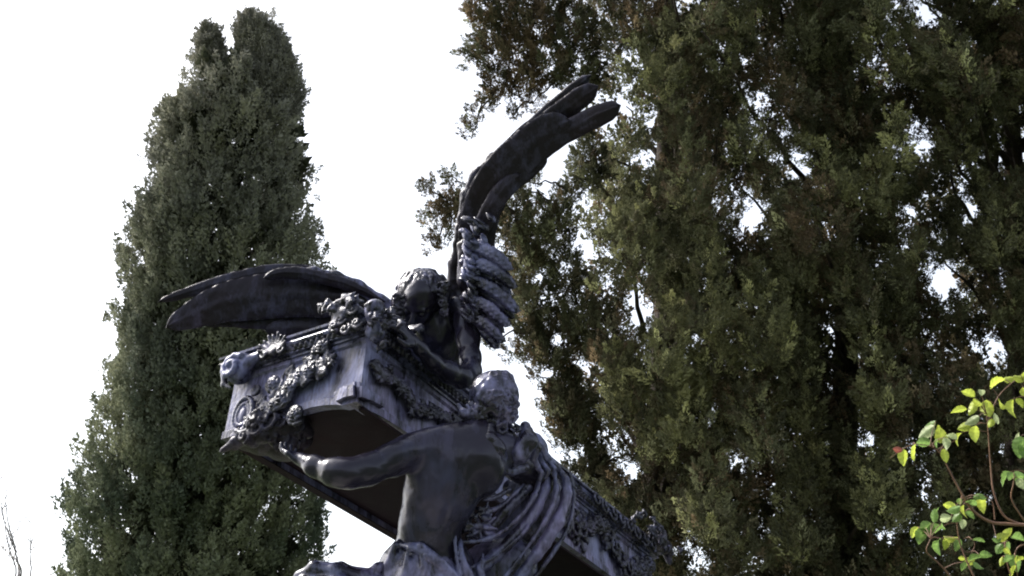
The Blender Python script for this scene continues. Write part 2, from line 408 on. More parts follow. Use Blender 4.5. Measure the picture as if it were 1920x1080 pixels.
for i in range(48):
    t = rl.random(); q = catmull([onend(640, 665), onend(560, 715), onend(520, 760), onend(455, 815)], 50)[int(t * 49)]
    q = q + X1 * rl.normal() * .034 + X3 * rl.normal() * .022 - X2 * .012
    leafy(s, q, X1, X3, -X2, .028 + .012 * rl.random(), rl.random() * 6.3, rl)
local_sculpt('rose_swag', s, M_ORN, casket)
# oval medallion at the far end of the short face
s = Sculpt(.004, .008); cm = onend(456, 777, .008)
for rr, th in ((1, .010), (.66, .007)):
    s.chain([(cm[0] + .055 * rr * math.cos(a), cm[1], cm[2] + .085 * rr * math.sin(a), th) for a in np.linspace(0, 2 * math.pi, 26)], raw=True)
s.ell(cm + X2 * .006, (X1, X3, X2), (.028, .045, .018))
local_sculpt('medallion', s, M_PALE, casket)
# corner volute with its horn of leaves (far upper corner of the end)
s = Sculpt(.005, .012)
c = onend(448, 697, .05)
s.ell(c, (X1, X3, X2), (.058, .062, .06))
scroll(s, c - X2 * .04, X1, X3, -X2, .066, 1.3, .017, 2.2, -1)
s.chain([(*(c + X1 * .05 + X3 * .04), .02), (*(c + X1 * .09 + X3 * .01), .018), (*(c + X1 * .08 - X3 * .05), .014), (*(c + X1 * .03 - X3 * .08), .007)], raw=True)
e = onend(484, 668, .05); s.chain([(*c, .04), (*((c + e) / 2 + X3 * .008), .034), (*e, .016)], raw=True)
for i in range(5): leafy(s, c + X1 * rl.normal() * .04 + X3 * .05, X1, X3, -X2, .04, 1.2 + rl.normal() * .6, rl)
local_sculpt('corner_volute', s, M_PALE, casket)
# palmette standing on the cornice
s = Sculpt(.0045, .01); c = onend(513, 662, .05)
for i in range(9):
    an = R(20 + i * 18); d = X1 * -math.cos(an) + X3 * math.sin(an)
    s.chain([(*c, .014), (*(c + d * .05), .012), (*(c + d * (.085 + .01 * (i % 2)) - X2 * .02), .007)], raw=True)
scroll(s, c - X1 * .045, X1, X3, -X2, .03, 1.2, .009, 0, 1); scroll(s, c + X1 * .05, X1, X3, -X2, .03, 1.2, .009, 3, -1)
local_sculpt('palmette', s, M_ORN, casket)
# near upper corner: carved head between leaves
s = Sculpt(.0045, .012)
def lp(u, v, out): q = onend(u, v, out); return q
c = lp(655, 596, .05)
s.ell(c, (X1, X3, X2), (.085, .055, .07)); s.ell(lp(638, 612, .06), (X1, X3, X2), (.05, .035, .05))
for i in range(26):
    q = c + X1 * rl.normal() * .055 + X3 * (rl.random() * .06) - X2 * (.02 + rl.random() * .05)
    leafy(s, q, X1, X3, -X2, .034, rl.random() * 3.1, rl)
for (u, v) in ((640, 600), (627, 612), (662, 582), (648, 618), (670, 606)): scroll(s, lp(u, v, .1), X1, X3, -X2, .028, 1.3, .008, rl.random() * 6)
for i in range(20):
    q = lp(712, 610, .05) + np.array([rl.normal() * .035, rl.normal() * .035, rl.normal() * .04]); leafy(s, q, X1, X3, -X2, .03, rl.random() * 6.3, rl)
local_sculpt('corner_leaves', s, M_ORN, casket)
s = Sculpt(.004, .014)
g = P(703, 580, 4.62); hc = 20 * 4.62 / 2000
s.ell(g, (RT, UP, FW), (hc * 1.0, hc * .98, hc)); s.ell(g - UP * hc * .55 - FW * hc * .35 - RT * hc * .15, (RT, UP, FW), (hc * .7, hc * .8, hc * .6))
s.cone(g - UP * .1 * hc - FW * hc * .95 - RT * .2 * hc, g - UP * .5 * hc - FW * hc * 1.05 - RT * .2 * hc, .006, .011)
for q in (-.45, .1): s.cone(g + RT * hc * q - UP * .15 * hc - FW * hc * 1.0, g + RT * hc * q - UP * .15 * hc - FW * hc * 1.0, .009, .009, .006, True)
s.chain([(*(g - UP * hc * 1.1), .03), (*(g - UP * hc * 2.1), .045)], raw=True)
sculpt_obj('cherub_head', s, M_PALE, casket)
# bracket at the near lower corner: two sloping plates meeting over the edge
mb = MB()
def plate(pts, axis, out, dl):
    a = np.array(pts); b = a.copy(); a[:, axis] = -out; b[:, axis] = dl; n = len(a)
    mb.add(LC(np.vstack([a, b])), [tuple(range(n)), tuple(range(n, 2 * n))[::-1]] + [(i, n + i, n + (i + 1) % n, (i + 1) % n) for i in range(n)])
for o, k in ((.016, 0), (.028, 9)):
    plate([onend(633, 743 - k * .2), onend(650, 728 + k * .2), onend(669, 717 + k), onend(669, 746), onend(652, 750), onend(637, 757)], 1, o, .0)
    plate([onside(669, 717 + k), onside(692, 733 + k * .6), onside(714, 752), onside(712, 766), onside(690, 754), onside(669, 746)], 0, o - .001, .0)
mb.build('corner_bracket', M_FACE, casket)
# foot below the far lower corner of the end: scrolls and a pointed flare, its shade put in as dark bronze
s = Sculpt(.0045, .012)
for (u, v, r) in ((560, 790, 20), (540, 800, 26), (515, 800, 26), (492, 812, 22), (545, 828, 18), (572, 808, 14), (520, 828, 14), (470, 826, 14)):
    g = P(u, v, 4.72); s.ell(g, (E1, E3, E2), (r / 420, r / 440, .05)); 
    n1 = E1; scroll(s, g - E2 * .04, E1, E3, -E2, r / 420 * 1.05, 1.4, .009, rl.random() * 6, 1 if r > 20 else -1)
s.chain([(470, 812, 4.78, 12), (440, 828, 4.8, 8), (417, 843, 4.82, 3)], k=.02); s.chain([(470, 822, 4.8, 9), (440, 836, 4.82, 7), (415, 846, 4.83, 3)], k=.02)
for i in range(50):
    g = P(470 + rl.random() * 105, 776 + rl.random() * 62, 4.70); leafy(s, g, E1, E3, -E2, .03, rl.random() * 6.3, rl)
for (u, v, ru, rv) in ((535, 792, 30, 20), (500, 806, 34, 16), (560, 800, 22, 26), (500, 838, 40, 12), (535, 848, 36, 14), (560, 822, 26, 22), (470, 834, 30, 7), (525, 822, 40, 16)): s.ell(P(u, v, 4.86), (E1, E3, E2), (ru / 415, rv / 415, .07))  # extra masses widening the dark that stands in for shade
sculpt_obj('scroll_foot', s, M_WING, casket)
# acanthus scrollwork along the long side
s = Sculpt(.0045, .008)
pth = [(700, 690), (712, 705), (738, 718), (757, 740), (768, 765), (790, 772), (815, 778), (845, 790), (880, 800)]
for i, q in enumerate(catmull([onside(u, v) for u, v in pth], 22)):
    q = q - X1 * .016
    (rose if i % 2 else lambda *a: scroll(*a, 1.4, .009, rl.random() * 6))(s, q, X2, X3, -X1, .028 + .012 * rl.random())
for i in range(0, 60, 2):
    q = catmull([onside(u, v) for u, v in pth], 60)[i]; q = q - X1 * .01 + X2 * rl.normal() * .025 + X3 * rl.normal() * .018
    leafy(s, q, X2, X3, -X1, .03, rl.random() * 6.3, rl)
for b in np.arange(1.5, 2.95, .085):
    q = np.array([-.012, b, .2 + .07 * math.sin(b * 9)])
    (rose if int(b * 20) % 2 else lambda *a: scroll(*a, 1.5, .010, rl.random() * 6))(s, q, X2, X3, -X1, .05 + .02 * rl.random())
for i in range(110):
    b = 1.35 + rl.random() * 1.6; q = np.array([-.008, b, .2 + .07 * math.sin(b * 9) + rl.normal() * .04]); leafy(s, q, X2, X3, -X1, .034, rl.random() * 6.3, rl)
local_sculpt('acanthus_relief', s, M_ORN, casket)
# far corner ornament at the foot end of the long side
s = Sculpt(.005, .012); c = np.array([-.05, CL - .02, CH + .08])
s.ell(c, (X1, X2, X3), (.06, .09, .06)); s.chain([(*(c + X2 * .02), .05), (*(c + X2 * .13 + X3 * .01), .04), (*(c + X2 * .18 - X3 * .07), .02)], raw=True)
for i in range(30):
    q = c + np.array([-.04 + rl.normal() * .02, rl.normal() * .16 - .12, rl.normal() * .035 + .01]); leafy(s, q, X2, X3, -X1, .036, rl.random() * 6.3, rl)
for i in range(8): scroll(s, np.array([-.06, 2.1 + i * .11, CH + .02]), X2, X3, -X1, .045, 1.4, .010, i * 1.7)
local_sculpt('far_corner_scroll', s, M_ORN, casket)
print('casket', time.time() - T0)

# ---- rocky bronze mound that carries the foot of the casket and both figures (below the picture)
s = Sculpt(.02, .12)
for (x, y, r, z) in ((.85, 6.55, .62, 1.6), (.5, 6.3, .6, 1.55), (.2, 6.7, .6, 1.6), (.9, 6.1, .5, 1.6), (-.1, 5.9, .55, 1.5), (.1, 5.2, .5, 1.45), (-.4, 4.9, .45, 1.4), (.6, 6.75, .45, 2.0), (.75, 6.5, .38, 2.15), (-.3, 6.4, .5, 1.6)):
    s.ell((x, y, z), ((1, 0, 0), (0, 1, 0), (0, 0, 1)), (r, r, r * .75))
s.disp = [d_noise(5, .06, 2), d_noise(14, .02, 4)]
V, F = s.mesh(); V[:, 2] = np.maximum(V[:, 2], PED + .002); mesh_obj('rock_mound', V, F, M_SKIN, mon)

# ---- human heads
def head(s, c, U, Fd, H):
    U = nrm(U); Fd = nrm(Fd - U * (Fd @ U)); S = np.cross(Fd, U); A = (S, U, Fd)
    s.ell(c + U * .12 * H - Fd * .04 * H, A, (.325 * H, .375 * H, .40 * H), k=.03)
    s.ell(c - U * .17 * H + Fd * .12 * H, A, (.23 * H, .34 * H, .26 * H), k=.04)
    s.cone(c - U * .42 * H + Fd * .28 * H, c - U * .40 * H + Fd * .30 * H, .07 * H, .07 * H, .02)
    s.cone(c + U * .06 * H + Fd * .37 * H, c - U * .13 * H + Fd * .47 * H, .028 * H, .05 * H, .012)
    s.cone(c + U * .09 * H + Fd * .34 * H - S * .16 * H, c + U * .09 * H + Fd * .34 * H + S * .16 * H, .04 * H, .04 * H, .02)
    for q in (-1, 1):
        e = c + U * .0 * H + Fd * .37 * H + S * q * .14 * H
        s.cone(e, e, .065 * H, .065 * H, .015, True); s.cone(e - Fd * .035 * H, e - Fd * .035 * H, .055 * H, .055 * H, .004)
        s.ell(c - U * .03 * H - Fd * .02 * H + S * q * .325 * H, A, (.035 * H, .1 * H, .06 * H), k=.01)
        s.cone(c - U * .12 * H + Fd * .27 * H + S * q * .16 * H, c - U * .15 * H + Fd * .27 * H + S * q * .16 * H, .07 * H, .05 * H, .03)
    for (z, r) in ((-.245, .022), (-.29, .025)): s.cone(c + U * z * H + Fd * .385 * H - S * .07 * H, c + U * z * H + Fd * .385 * H + S * .07 * H, r * H, r * H, .008)
def hand(s, wr, dr, nrm_, size, curl=.5, spread=.22, flip=1):
    """palm plus four fingers and a thumb; dr: towards the fingertips, nrm_: back of the hand"""
    dr = nrm(dr); n = nrm(nrm_ - dr * (np.dot(nrm_, dr))); sd = np.cross(dr, n) * flip
    pl = size * .5
    s.ell(wr + dr * pl * .5, (dr, sd, n), (pl * .6, size * .22, size * .085), k=.018)
    for i, (ln, o) in enumerate(((.40, .165), (.45, .06), (.42, -.05), (.33, -.15))):
        a = wr + dr * pl * .92 + sd * size * o; q = nrm(dr + sd * spread * o * 4); pts = [(*a, size * .052)]; th = 0
        for j, f in enumerate((.45, .32, .23)):
            th += curl * (.6 + .35 * j) * (1 + .08 * i); d2 = q * math.cos(th) - n * math.sin(th); a = a + d2 * size * ln * f; pts.append((*a, size * (.05 - .006 * j)))
        s.chain(pts, raw=True, k=.006)
    a = wr + dr * pl * .25 + sd * size * .16; d = nrm(dr * .6 + sd * .8 - n * .3)
    s.chain([(*a, size * .07), (*(a + d * size * .18), size * .058), (*(a + nrm(d + dr * .7) * size * .34), size * .042)], raw=True, k=.012)

# ================================================================== mourner (seen from the back)
s = Sculpt(.0055, .045)
s.ellp(800, 1072, 4.62, 92, 70, .17, 0)                              # pelvis
s.chain([(806, 1045, 4.62, 62), (806, 985, 4.60, 55), (818, 930, 4.60, 62)])   # waist
s.ellp(838, 900, 4.60, 69, 92, .15, -8)                               # rib cage
s.ellp(862, 858, 4.62, 76, 52, .14, -6)                               # upper back
s.ellp(808, 870, 4.56, 40, 62, .075, -14); s.ellp(905, 870, 4.60, 42, 60, .08, 8)  # shoulder blades
s.chain([(845, 830, 4.60, 34), (895, 818, 4.66, 32), (945, 842, 4.68, 34)])    # shoulder yoke
s.chain([(890, 838, 4.66, 30), (905, 800, 4.70, 25), (915, 775, 4.72, 25)])    # neck
s.ellp(862, 905, 4.40, 6, 70, .045, -16, k=.06, sub=True)            # soft hollow of the spine
# left arm reaching under the casket
s.chain([(800, 836, 4.56, 33), (772, 846, 4.53, 30), (735, 863, 4.47, 29), (690, 881, 4.40, 27), (655, 888, 4.36, 25)], k=.04)
s.chain([(655, 889, 4.36, 25), (625, 887, 4.38, 23), (590, 874, 4.43, 18), (562, 860, 4.50, 13)], k=.03)
s.ellp(752, 848, 4.47, 26, 16, .05, 24, k=.05); s.ellp(640, 884, 4.36, 34, 24, .06, -10, k=.04)
hand(s, P(568, 866, 4.48), P(534, 848, 4.60) - P(568, 866, 4.48), -UP * .8 - FW * .5, .19, .30, .12, 1)
# right upper arm, under the sleeve
s.chain([(938, 850, 4.70, 32), (975, 872, 4.78, 29), (1010, 905, 4.86, 25), (1000, 930, 5.0, 20)], k=.04)
s.chain([(1000, 930, 5.0, 20), (960, 915, 5.05, 17)])
U = nrm(UP * 1 + RT * .12); Fd = nrm(FW * .85 + RT * .45 + UP * .15)
head(s, P(922, 752, 4.76), U, Fd, .27)
s.disp = [d_noise(16, .0035, 1), d_noise(45, .0012, 2)]
mourner = sculpt_obj('mourning_figure', s, M_SKIN, mon)
tag(mourner, label='bare backed bronze figure reaching one arm under the casket')
# hair
def dome(c, ru, rv, rd, tilt=0):
    """point lying on the camera side of a head-sized dome; x, y in -1..1"""
    def f(x, y, lift=0): 
        q = max(0.02, 1 - x * x - y * y); return (c[0] + x * ru, c[1] + y * rv, c[2] - rd * math.sqrt(q) - lift)
    return f
rh = np.random.default_rng(5)
s = Sculpt(.0045, .02)
s.ell(P(926, 742, 4.745), (RT, UP, FW), (47 / 420, 47 / 420, .122)); s.ellp(930, 778, 4.72, 40, 26, .07, 0)
dm = dome((926, 742, 4.745), 50, 50, .13)
for i in range(15):                                              # strands combed from the temple over the crown
    f = i / 14; w = rh.normal() * .012
    pts = [dm(-.93 + .1 * f, .42 + .12 * f), dm(-.62 + .2 * f + w, -.30 + .72 * f), dm(-.1 + w, -.80 + 1.15 * f + w), dm(.45, -.86 + 1.2 * f + w), dm(.82 - .1 * abs(f - .5), -.5 + 1.0 * f)]
    q = catmull(pts, 9); s.chain([(a[0] + 1.2 * math.sin(k * 2.1 + i), a[1] + 1.2 * math.cos(k * 2.3 + i * 2), a[2], 4.3 + .5 * math.sin(k * 1.3 + i)) for k, a in enumerate(q)], k=.005)
q = catmull([dm(-1.0, .35), dm(-.75, .42), dm(-.3, .52), dm(.2, .62), dm(.62, .66), dm(.86, .4)], 34)   # rolled band of hair
s.chain([(a[0] + 3 * math.cos(k * 1.1), a[1] + 4 * math.sin(k * 1.1), a[2] - .012, 7) for k, a in enumerate(q)], k=.006)
for i in range(30):                                              # small curls over the side of the head
    x = rh.uniform(-.2, .9); y = rh.uniform(-.1, .6); c_ = dm(x, y, .006); r = 3.5 + rh.random() * 2.5; a0 = rh.random() * 6.3
    if x * x + y * y < .85: s.chain([(c_[0] + r * 1.2 * math.cos(a0 + t), c_[1] + r * 1.2 * math.sin(a0 + t), c_[2] - .003 * t, r * .5) for t in (0, 1, 2, 3, 4)], k=.003)
for i in range(64):                                              # loose curls at the nape
    u = 872 + rh.random() * 98; v = 772 + rh.random() * 40 - abs(u - 925) * .1; d = 4.63 + rh.random() * .04; r = 3.5 + rh.random() * 4
    a0 = rh.random() * 6.3
    s.chain([(u + r * 1.3 * math.cos(a0 + t), v + r * 1.3 * math.sin(a0 + t), d - .004 * t, r * .5) for t in (0, 1, 2, 3, 4.2)], k=.005)
s.chain([(905, 800, 4.66, 14), (892, 812, 4.62, 8), (886, 822, 4.6, 3)], k=.015); s.chain([(888, 780, 4.66, 12), (868, 776, 4.64, 8), (860, 760, 4.66, 5)], k=.015)
s.disp = [d_noise(40, .0022, 5)]
sculpt_obj('hair', s, M_CLOTH, mourner)
# cloth: sleeve puffs, the sweeping drape and the skirt
s = Sculpt(.005, .02)
for a in ([(920, 800, 4.62, 8), (918, 822, 4.58, 12), (934, 842, 4.58, 15), (944, 862, 4.60, 9)], [(912, 812, 4.62, 5), (922, 850, 4.60, 6), (930, 880, 4.62, 6)],
          [(985, 800, 4.70, 10), (990, 825, 4.66, 19), (975, 850, 4.64, 19), (966, 866, 4.66, 9)], [(1000, 815, 4.74, 5), (1008, 838, 4.74, 7), (1000, 862, 4.74, 7), (1012, 884, 4.78, 5)],
          [(958, 800, 4.70, 5), (962, 830, 4.74, 6), (952, 850, 4.74, 6)], [(1015, 835, 4.78, 6), (1026, 858, 4.80, 7), (1046, 878, 4.84, 6)], [(985, 876, 4.70, 8), (960, 884, 4.66, 8), (935, 880, 4.64, 8)],
          [(1004, 874, 4.76, 4), (1016, 886, 4.74, 4), (1012, 900, 4.74, 4)], [(1018, 870, 4.78, 4), (1028, 882, 4.76, 4), (1024, 896, 4.76, 4)], [(1030, 866, 4.80, 4), (1040, 878, 4.78, 4), (1038, 892, 4.80, 4)]):
    s.chain(a, k=.006)
s.ellp(985, 850, 4.90, 44, 44, .08, -30, k=.02)
folds = [[(1050, 882, 4.86, 5), (1062, 905, 4.82, 9), (1058, 945, 4.76, 11), (1036, 995, 4.70, 12), (1000, 1048, 4.64, 11), (960, 1100, 4.6, 11)],
         [(1068, 888, 4.90, 4), (1076, 930, 4.87, 4), (1066, 985, 4.80, 4), (1034, 1040, 4.72, 4), (990, 1100, 4.66, 5)],
         [(1040, 884, 4.84, 4), (1042, 925, 4.74, 4), (1026, 970, 4.68, 4), (990, 1025, 4.61, 4), (945, 1085, 4.56, 4)],
         [(1026, 888, 4.84, 6), (1020, 925, 4.77, 9), (994, 972, 4.70, 11), (952, 1020, 4.64, 12), (905, 1062, 4.60, 12), (870, 1090, 4.58, 12)],
         [(1012, 892, 4.80, 4), (1004, 925, 4.72, 5), (978, 965, 4.65, 4), (938, 1000, 4.60, 4), (900, 1014, 4.57, 4), (866, 1016, 4.56, 3)],
         [(1000, 896, 4.82, 6), (980, 925, 4.76, 10), (950, 955, 4.72, 11), (925, 985, 4.69, 10), (895, 1000, 4.66, 7)],
         [(988, 902, 4.78, 3), (965, 925, 4.71, 4), (940, 948, 4.67, 4), (908, 962, 4.62, 4), (876, 966, 4.60, 3)],
         [(1010, 960, 4.72, 3), (975, 1005, 4.62, 3), (925, 1045, 4.57, 4), (880, 1066, 4.54, 4)],
         [(1052, 960, 4.78, 3), (1024, 1015, 4.70, 3), (985, 1070, 4.63, 4), (965, 1100, 4.62, 4)],
         [(955, 918, 4.72, 4), (930, 932, 4.68, 5), (905, 938, 4.64, 3)], [(930, 970, 4.66, 3), (905, 985, 4.62, 4), (872, 990, 4.60, 3)],
         [(862, 1010, 4.56, 4), (866, 1045, 4.50, 7), (884, 1100, 4.48, 12)], [(852, 1000, 4.54, 3), (856, 1050, 4.48, 4), (866, 1100, 4.46, 6)],
         [(905, 1040, 4.58, 4), (900, 1070, 4.53, 7), (915, 1110, 4.52, 10)]]
for f in folds:
    q = catmull([p[:3] for p in f], 14); rr = np.interp(np.linspace(0, 1, 14), np.linspace(0, 1, len(f)), [p[3] for p in f])
    s.chain([(*a, b * (.9 + .25 * rh.random())) for a, b in zip(q, rr)], k=.005)
for i in range(26):
    u = 872 + rh.random() * 55; v = 950 + rh.random() * 60; s.chain([(u, v, 4.64, 4), (u + rh.normal() * 8, v + rh.normal() * 8, 4.60, 4), (u + rh.normal() * 12, v + rh.normal() * 10, 4.62, 2)], k=.004)
s.ellp(985, 985, 4.90, 85, 56, .07, 48, k=.01); s.ellp(930, 1070, 4.80, 80, 60, .12, 20, k=.01); s.ellp(1010, 925, 4.93, 46, 46, .06, 30, k=.01)
s.disp = [d_noise(20, .004, 8), d_noise(55, .0018, 9)]
tag(sculpt_obj('drapery', s, M_CLOTH, mourner), label='pale weathered cloth sweeping down in long folds')
s = Sculpt(.008, .03)
s.ellp(796, 1098, 4.61, 92, 62, .19, 0)
for a in ([(744, 1020, 4.54, 5), (772, 1026, 4.47, 6), (802, 1042, 4.44, 6), (832, 1064, 4.43, 6), (862, 1096, 4.46, 6)],
          [(748, 1012, 4.55, 3), (790, 1022, 4.46, 4), (830, 1052, 4.43, 4), (862, 1086, 4.45, 4)],
          [(742, 1022, 4.52, 6), (728, 1060, 4.50, 8), (714, 1110, 4.5, 10)], [(765, 1030, 4.46, 3), (758, 1080, 4.43, 5), (745, 1150, 4.4, 9)],
          [(790, 1045, 4.44, 3), (806, 1090, 4.40, 5), (812, 1200, 4.4, 12)], [(815, 1062, 4.43, 3), (834, 1110, 4.40, 6), (845, 1200, 4.4, 12)]):
    s.chain(a, k=.012)
wz = P(800, 1092, 4.6)
for i in range(22):                                              # skirt falls to the rock
    a = 2 * math.pi * i / 22; c_, n_ = math.cos(a), math.sin(a)
    s.chain([(wz[0] + .19 * c_, wz[1] + .15 * n_, wz[2] - .02, .045), (wz[0] + .26 * c_ + .02 * math.sin(i * 5), wz[1] + .22 * n_, 2.0, .055), (wz[0] + .36 * c_, wz[1] + .32 * n_, PED + .03, .06)], raw=True, k=.03)
s.cone(wz, (wz[0], wz[1], PED + .2), .2, .3)
s.chain([(wz[0] + .35, wz[1] + .2, 2.25, .2), (wz[0] + .45, wz[1] + .3, PED + .15, .3)], raw=True, k=.1)
s.disp = [d_noise(12, .005, 18), d_noise(40, .0015, 19)]
V, F = s.mesh(); V[:, 2] = np.maximum(V[:, 2], PED + .003); mesh_obj('skirt', V, F, M_CLOTH, mourner)
# trailing cloth at the lower left
s = Sculpt(.006, .02)
for a in ([(562, 1078, 4.5, 9), (590, 1066, 4.48, 13), (630, 1070, 4.46, 14), (680, 1084, 4.46, 14), (740, 1100, 4.5, 16)], [(575, 1100, 4.46, 22), (640, 1105, 4.42, 26), (720, 1130, 4.45, 30)],
          [(600, 1060, 4.52, 8), (640, 1062, 4.52, 7), (695, 1076, 4.5, 9)], [(690, 1078, 4.48, 10), (708, 1066, 4.5, 9), (726, 1060, 4.52, 7)], [(560, 1085, 4.5, 8), (575, 1130, 4.5, 14), (600, 1300, 4.6, 30)], [(640, 1100, 4.5, 20), (660, 1300, 4.6, 40)]):
    s.chain(a, k=.018)
s.chain([(*P(600, 1290, 4.6), .1), (P(620, 1290, 4.6)[0], P(620, 1290, 4.6)[1] + .1, PED + .05, .2)], raw=True, k=.05)
s.chain([(*P(660, 1290, 4.6), .12), (P(680, 1290, 4.6)[0], P(680, 1290, 4.6)[1] + .15, PED + .05, .25)], raw=True, k=.05)
s.disp = [d_noise(18, .005, 8)]
V, F = s.mesh(); V[:, 2] = np.maximum(V[:, 2], PED + .003); mesh_obj('trailing_cloth', V, F, M_CLOTH, mourner)
print('mourner', time.time() - T0)

# ================================================================== angel leaning over the lid
s = Sculpt(.0055, .045)
s.ellp(822, 628, 5.45, 48, 62, .13, -10); s.ellp(838, 665, 5.6, 46, 60, .15, 0)
s.chain([(835, 680, 5.7, 44), (865, 790, 6.2, 48), (880, 870, 6.7, 60)], k=.08)
s.chain([(858, 578, 5.40, 24), (820, 590, 5.46, 30), (775, 590, 5.46, 20), (748, 592, 5.5, 18)])       # shoulders
s.chain([(862, 578, 5.38, 20), (872, 600, 5.34, 22), (878, 640, 5.26, 21), (882, 672, 5.19, 19), (884, 694, 5.12, 18)], k=.03)   # upper arm
s.chain([(884, 694, 5.12, 18), (866, 708, 5.03, 19), (840, 698, 4.97, 19), (812, 680, 4.90, 15), (788, 655, 4.84, 11), (778, 642, 4.82, 10)], k=.03)  # forearm
hand(s, P(780, 645, 4.82), P(752, 612, 4.78) - P(780, 645, 4.82), UP * .9 - FW * .5, .22, .25, .3, -1)
s.chain([(750, 596, 5.5, 17), (740, 615, 5.4, 16), (752, 628, 5.2, 13), (772, 618, 5.05, 10)], k=.03)
hand(s, P(768, 622, 5.06), P(790, 606, 4.97) - P(768, 622, 5.06), UP * .8 - FW * .5, .13, .5, .08, 1)
s.chain([(812, 600, 5.42, 22), (800, 580, 5.38, 20)], k=.04)
Uh = nrm(UP * .8 + RT * .12 - FW * .62); Fh = nrm(-FW * .62 - UP * .75 - RT * .25)
head(s, P(787, 566, 5.32), Uh, Fh, .27)
s.disp = [d_noise(16, .0035, 21), d_noise(45, .0012, 22)]
angel = sculpt_obj('angel_figure', s, M_SKIN, mon)
tag(angel, label='winged bronze angel bowing its head over the casket lid')
s = Sculpt(.0045, .02)
s.ellp(790, 550, 5.38, 46, 43, .15, -10); s.ellp(750, 572, 5.36, 16, 26, .06, 20); s.ellp(828, 552, 5.38, 14, 38, .07, 0)
dm = dome((790, 548, 5.38), 46, 43, .15)
for i in range(20):                                              # short locks combed forward from the crown, stopping at the brow
    f = i / 19; x = -1 + 2 * f; w = rh.normal() * .04
    q = catmull([dm(.25 * x + .1, -.97), dm(.6 * x + w, -.80), dm(.88 * x + w, -.52 + .1 * abs(x)), dm(.98 * x, -.22 + .3 * abs(x) + w)], 7)
    s.chain([(a[0] + 1.5 * math.sin(k * 2 + i), a[1], a[2], 3.9 + 1.0 * math.sin(k * 1.7 + i * 2)) for k, a in enumerate(q)], k=.002)
for i in range(56):
    side = rh.random() < .55; u = (740 + rh.random() * 22) if side else (824 + rh.random() * 14); v = (552 + rh.random() * 44) if side else (530 + rh.random() * 60); a0 = rh.random() * 6; r = 3 + rh.random() * 3
    s.chain([(u + r * math.cos(a0 + t), v + r * math.sin(a0 + t), 5.26 - .004 * t, r * .55) for t in (0, 1, 2, 3.2)], k=.005)
s.disp = [d_noise(40, .0022, 25)]
sculpt_obj('hair', s, M_ORN, angel)
# robe behind the casket down to the rock
s = Sculpt(.012, .05)
w0 = P(872, 830, 6.45)
for i in range(20):
    a = 2 * math.pi * i / 20; c_, n_ = math.cos(a), math.sin(a)
    s.chain([(w0[0] + .13 * c_, w0[1] + .12 * n_, w0[2] - .05, .05), (w0[0] + .2 * c_ + .1, w0[1] + .2 * n_ + .15, 2.6, .06), (w0[0] + .3 * c_ + .1, w0[1] + .3 * n_ + .2, PED + .1, .07)], raw=True, k=.04)
s.cone(w0, w0 + np.array([.1, .15, -.8]), .14, .22); s.cone(w0 + np.array([.1, .15, -.8]), (w0[0] + .1, w0[1] + .2, PED + .25), .22, .3)
V, F = s.mesh(); V[:, 2] = np.maximum(V[:, 2], PED + .003); mesh_obj('robe', V, F, M_PALE, angel)

# ---- left wing in the picture: broad, seen from below
wl = MB()
feather(wl, [(690, 556, 5.60), (600, 515, 5.55), (500, 510, 5.49), (400, 534, 5.41), (296, 566, 5.33)], 28, .008, 10, tip=.42, ph=1)
feather(wl, [(722, 596, 5.50), (650, 560, 5.45), (560, 551, 5.40), (470, 558, 5.33), (400, 574, 5.28), (312, 613, 5.21)], 88, .007, 10, tip=.55, ph=3, n=56, m=19, camber=.07)
feather(wl, [(722, 612, 5.53), (650, 582, 5.48), (560, 570, 5.43), (470, 576, 5.37), (366, 598, 5.30)], 70, .007, 10, tip=.3, ph=4, n=44, m=15, camber=.07)
feather(wl, [(722, 628, 5.55), (660, 600, 5.50), (600, 590, 5.45), (500, 592, 5.38), (430, 604, 5.32)], 50, .007, 10, tip=.3, ph=5, m=13, camber=.07)
feather(wl, [(722, 640, 5.56), (680, 622, 5.51), (620, 614, 5.46), (555, 614, 5.40), (496, 618, 5.34)], 44, .007, 10, tip=.3, ph=6)
feather(wl, [(722, 566, 5.49), (660, 537, 5.43), (595, 518, 5.37), (540, 511, 5.34), (494, 520, 5.31)], 24, .011, 8, tip=.3, ph=9)
wing1 = wl.build('wing', M_WING, angel, True)
tag(wing1, label='wing spread to the left with two long feather tips')
s = Sculpt(.006, .03)
s.chain([(745, 590, 5.52, 18), (712, 566, 5.52, 14), (670, 538, 5.48, 12), (630, 519, 5.44, 9), (590, 508, 5.42, 6), (540, 506, 5.40, 3)])
s.disp = [d_noise(30, .004, 31)]
sculpt_obj('wing_bone', s, M_PALE, wing1)
# ---- right wing in the picture: raised, seen on edge
wr = MB()
feather(wr, [(862, 470, 5.47), (872, 400, 5.45), (903, 330, 5.43), (968, 262, 5.39), (1040, 198, 5.33), (1108, 141, 5.27)], 26, .012, 12, tip=.10, ph=1)
feather(wr, [(872, 480, 5.43), (884, 410, 5.41), (922, 334, 5.38), (985, 268, 5.34), (1052, 211, 5.29), (1122, 161, 5.23)], 42, .010, 6, root=.8, tip=.12, ph=2, m=15)
feather(wr, [(894, 510, 5.38), (897, 418, 5.35), (928, 342, 5.31), (984, 284, 5.27), (1034, 246, 5.25), (1068, 226, 5.23)], 76, .010, 0, tip=.34, root=.85, ph=3, n=44, m=19, camber=.06)
feather(wr, [(905, 450, 5.38), (925, 380, 5.35), (966, 326, 5.31), (1024, 272, 5.27), (1090, 232, 5.23), (1164, 197, 5.17)], 42, .012, -6, tip=.12, ph=4, m=13)
feather(wr, [(895, 470, 5.34), (912, 410, 5.31), (942, 360, 5.28), (985, 322, 5.30), (1026, 294, 5.28)], 36, .010, -6, tip=.25, ph=5)
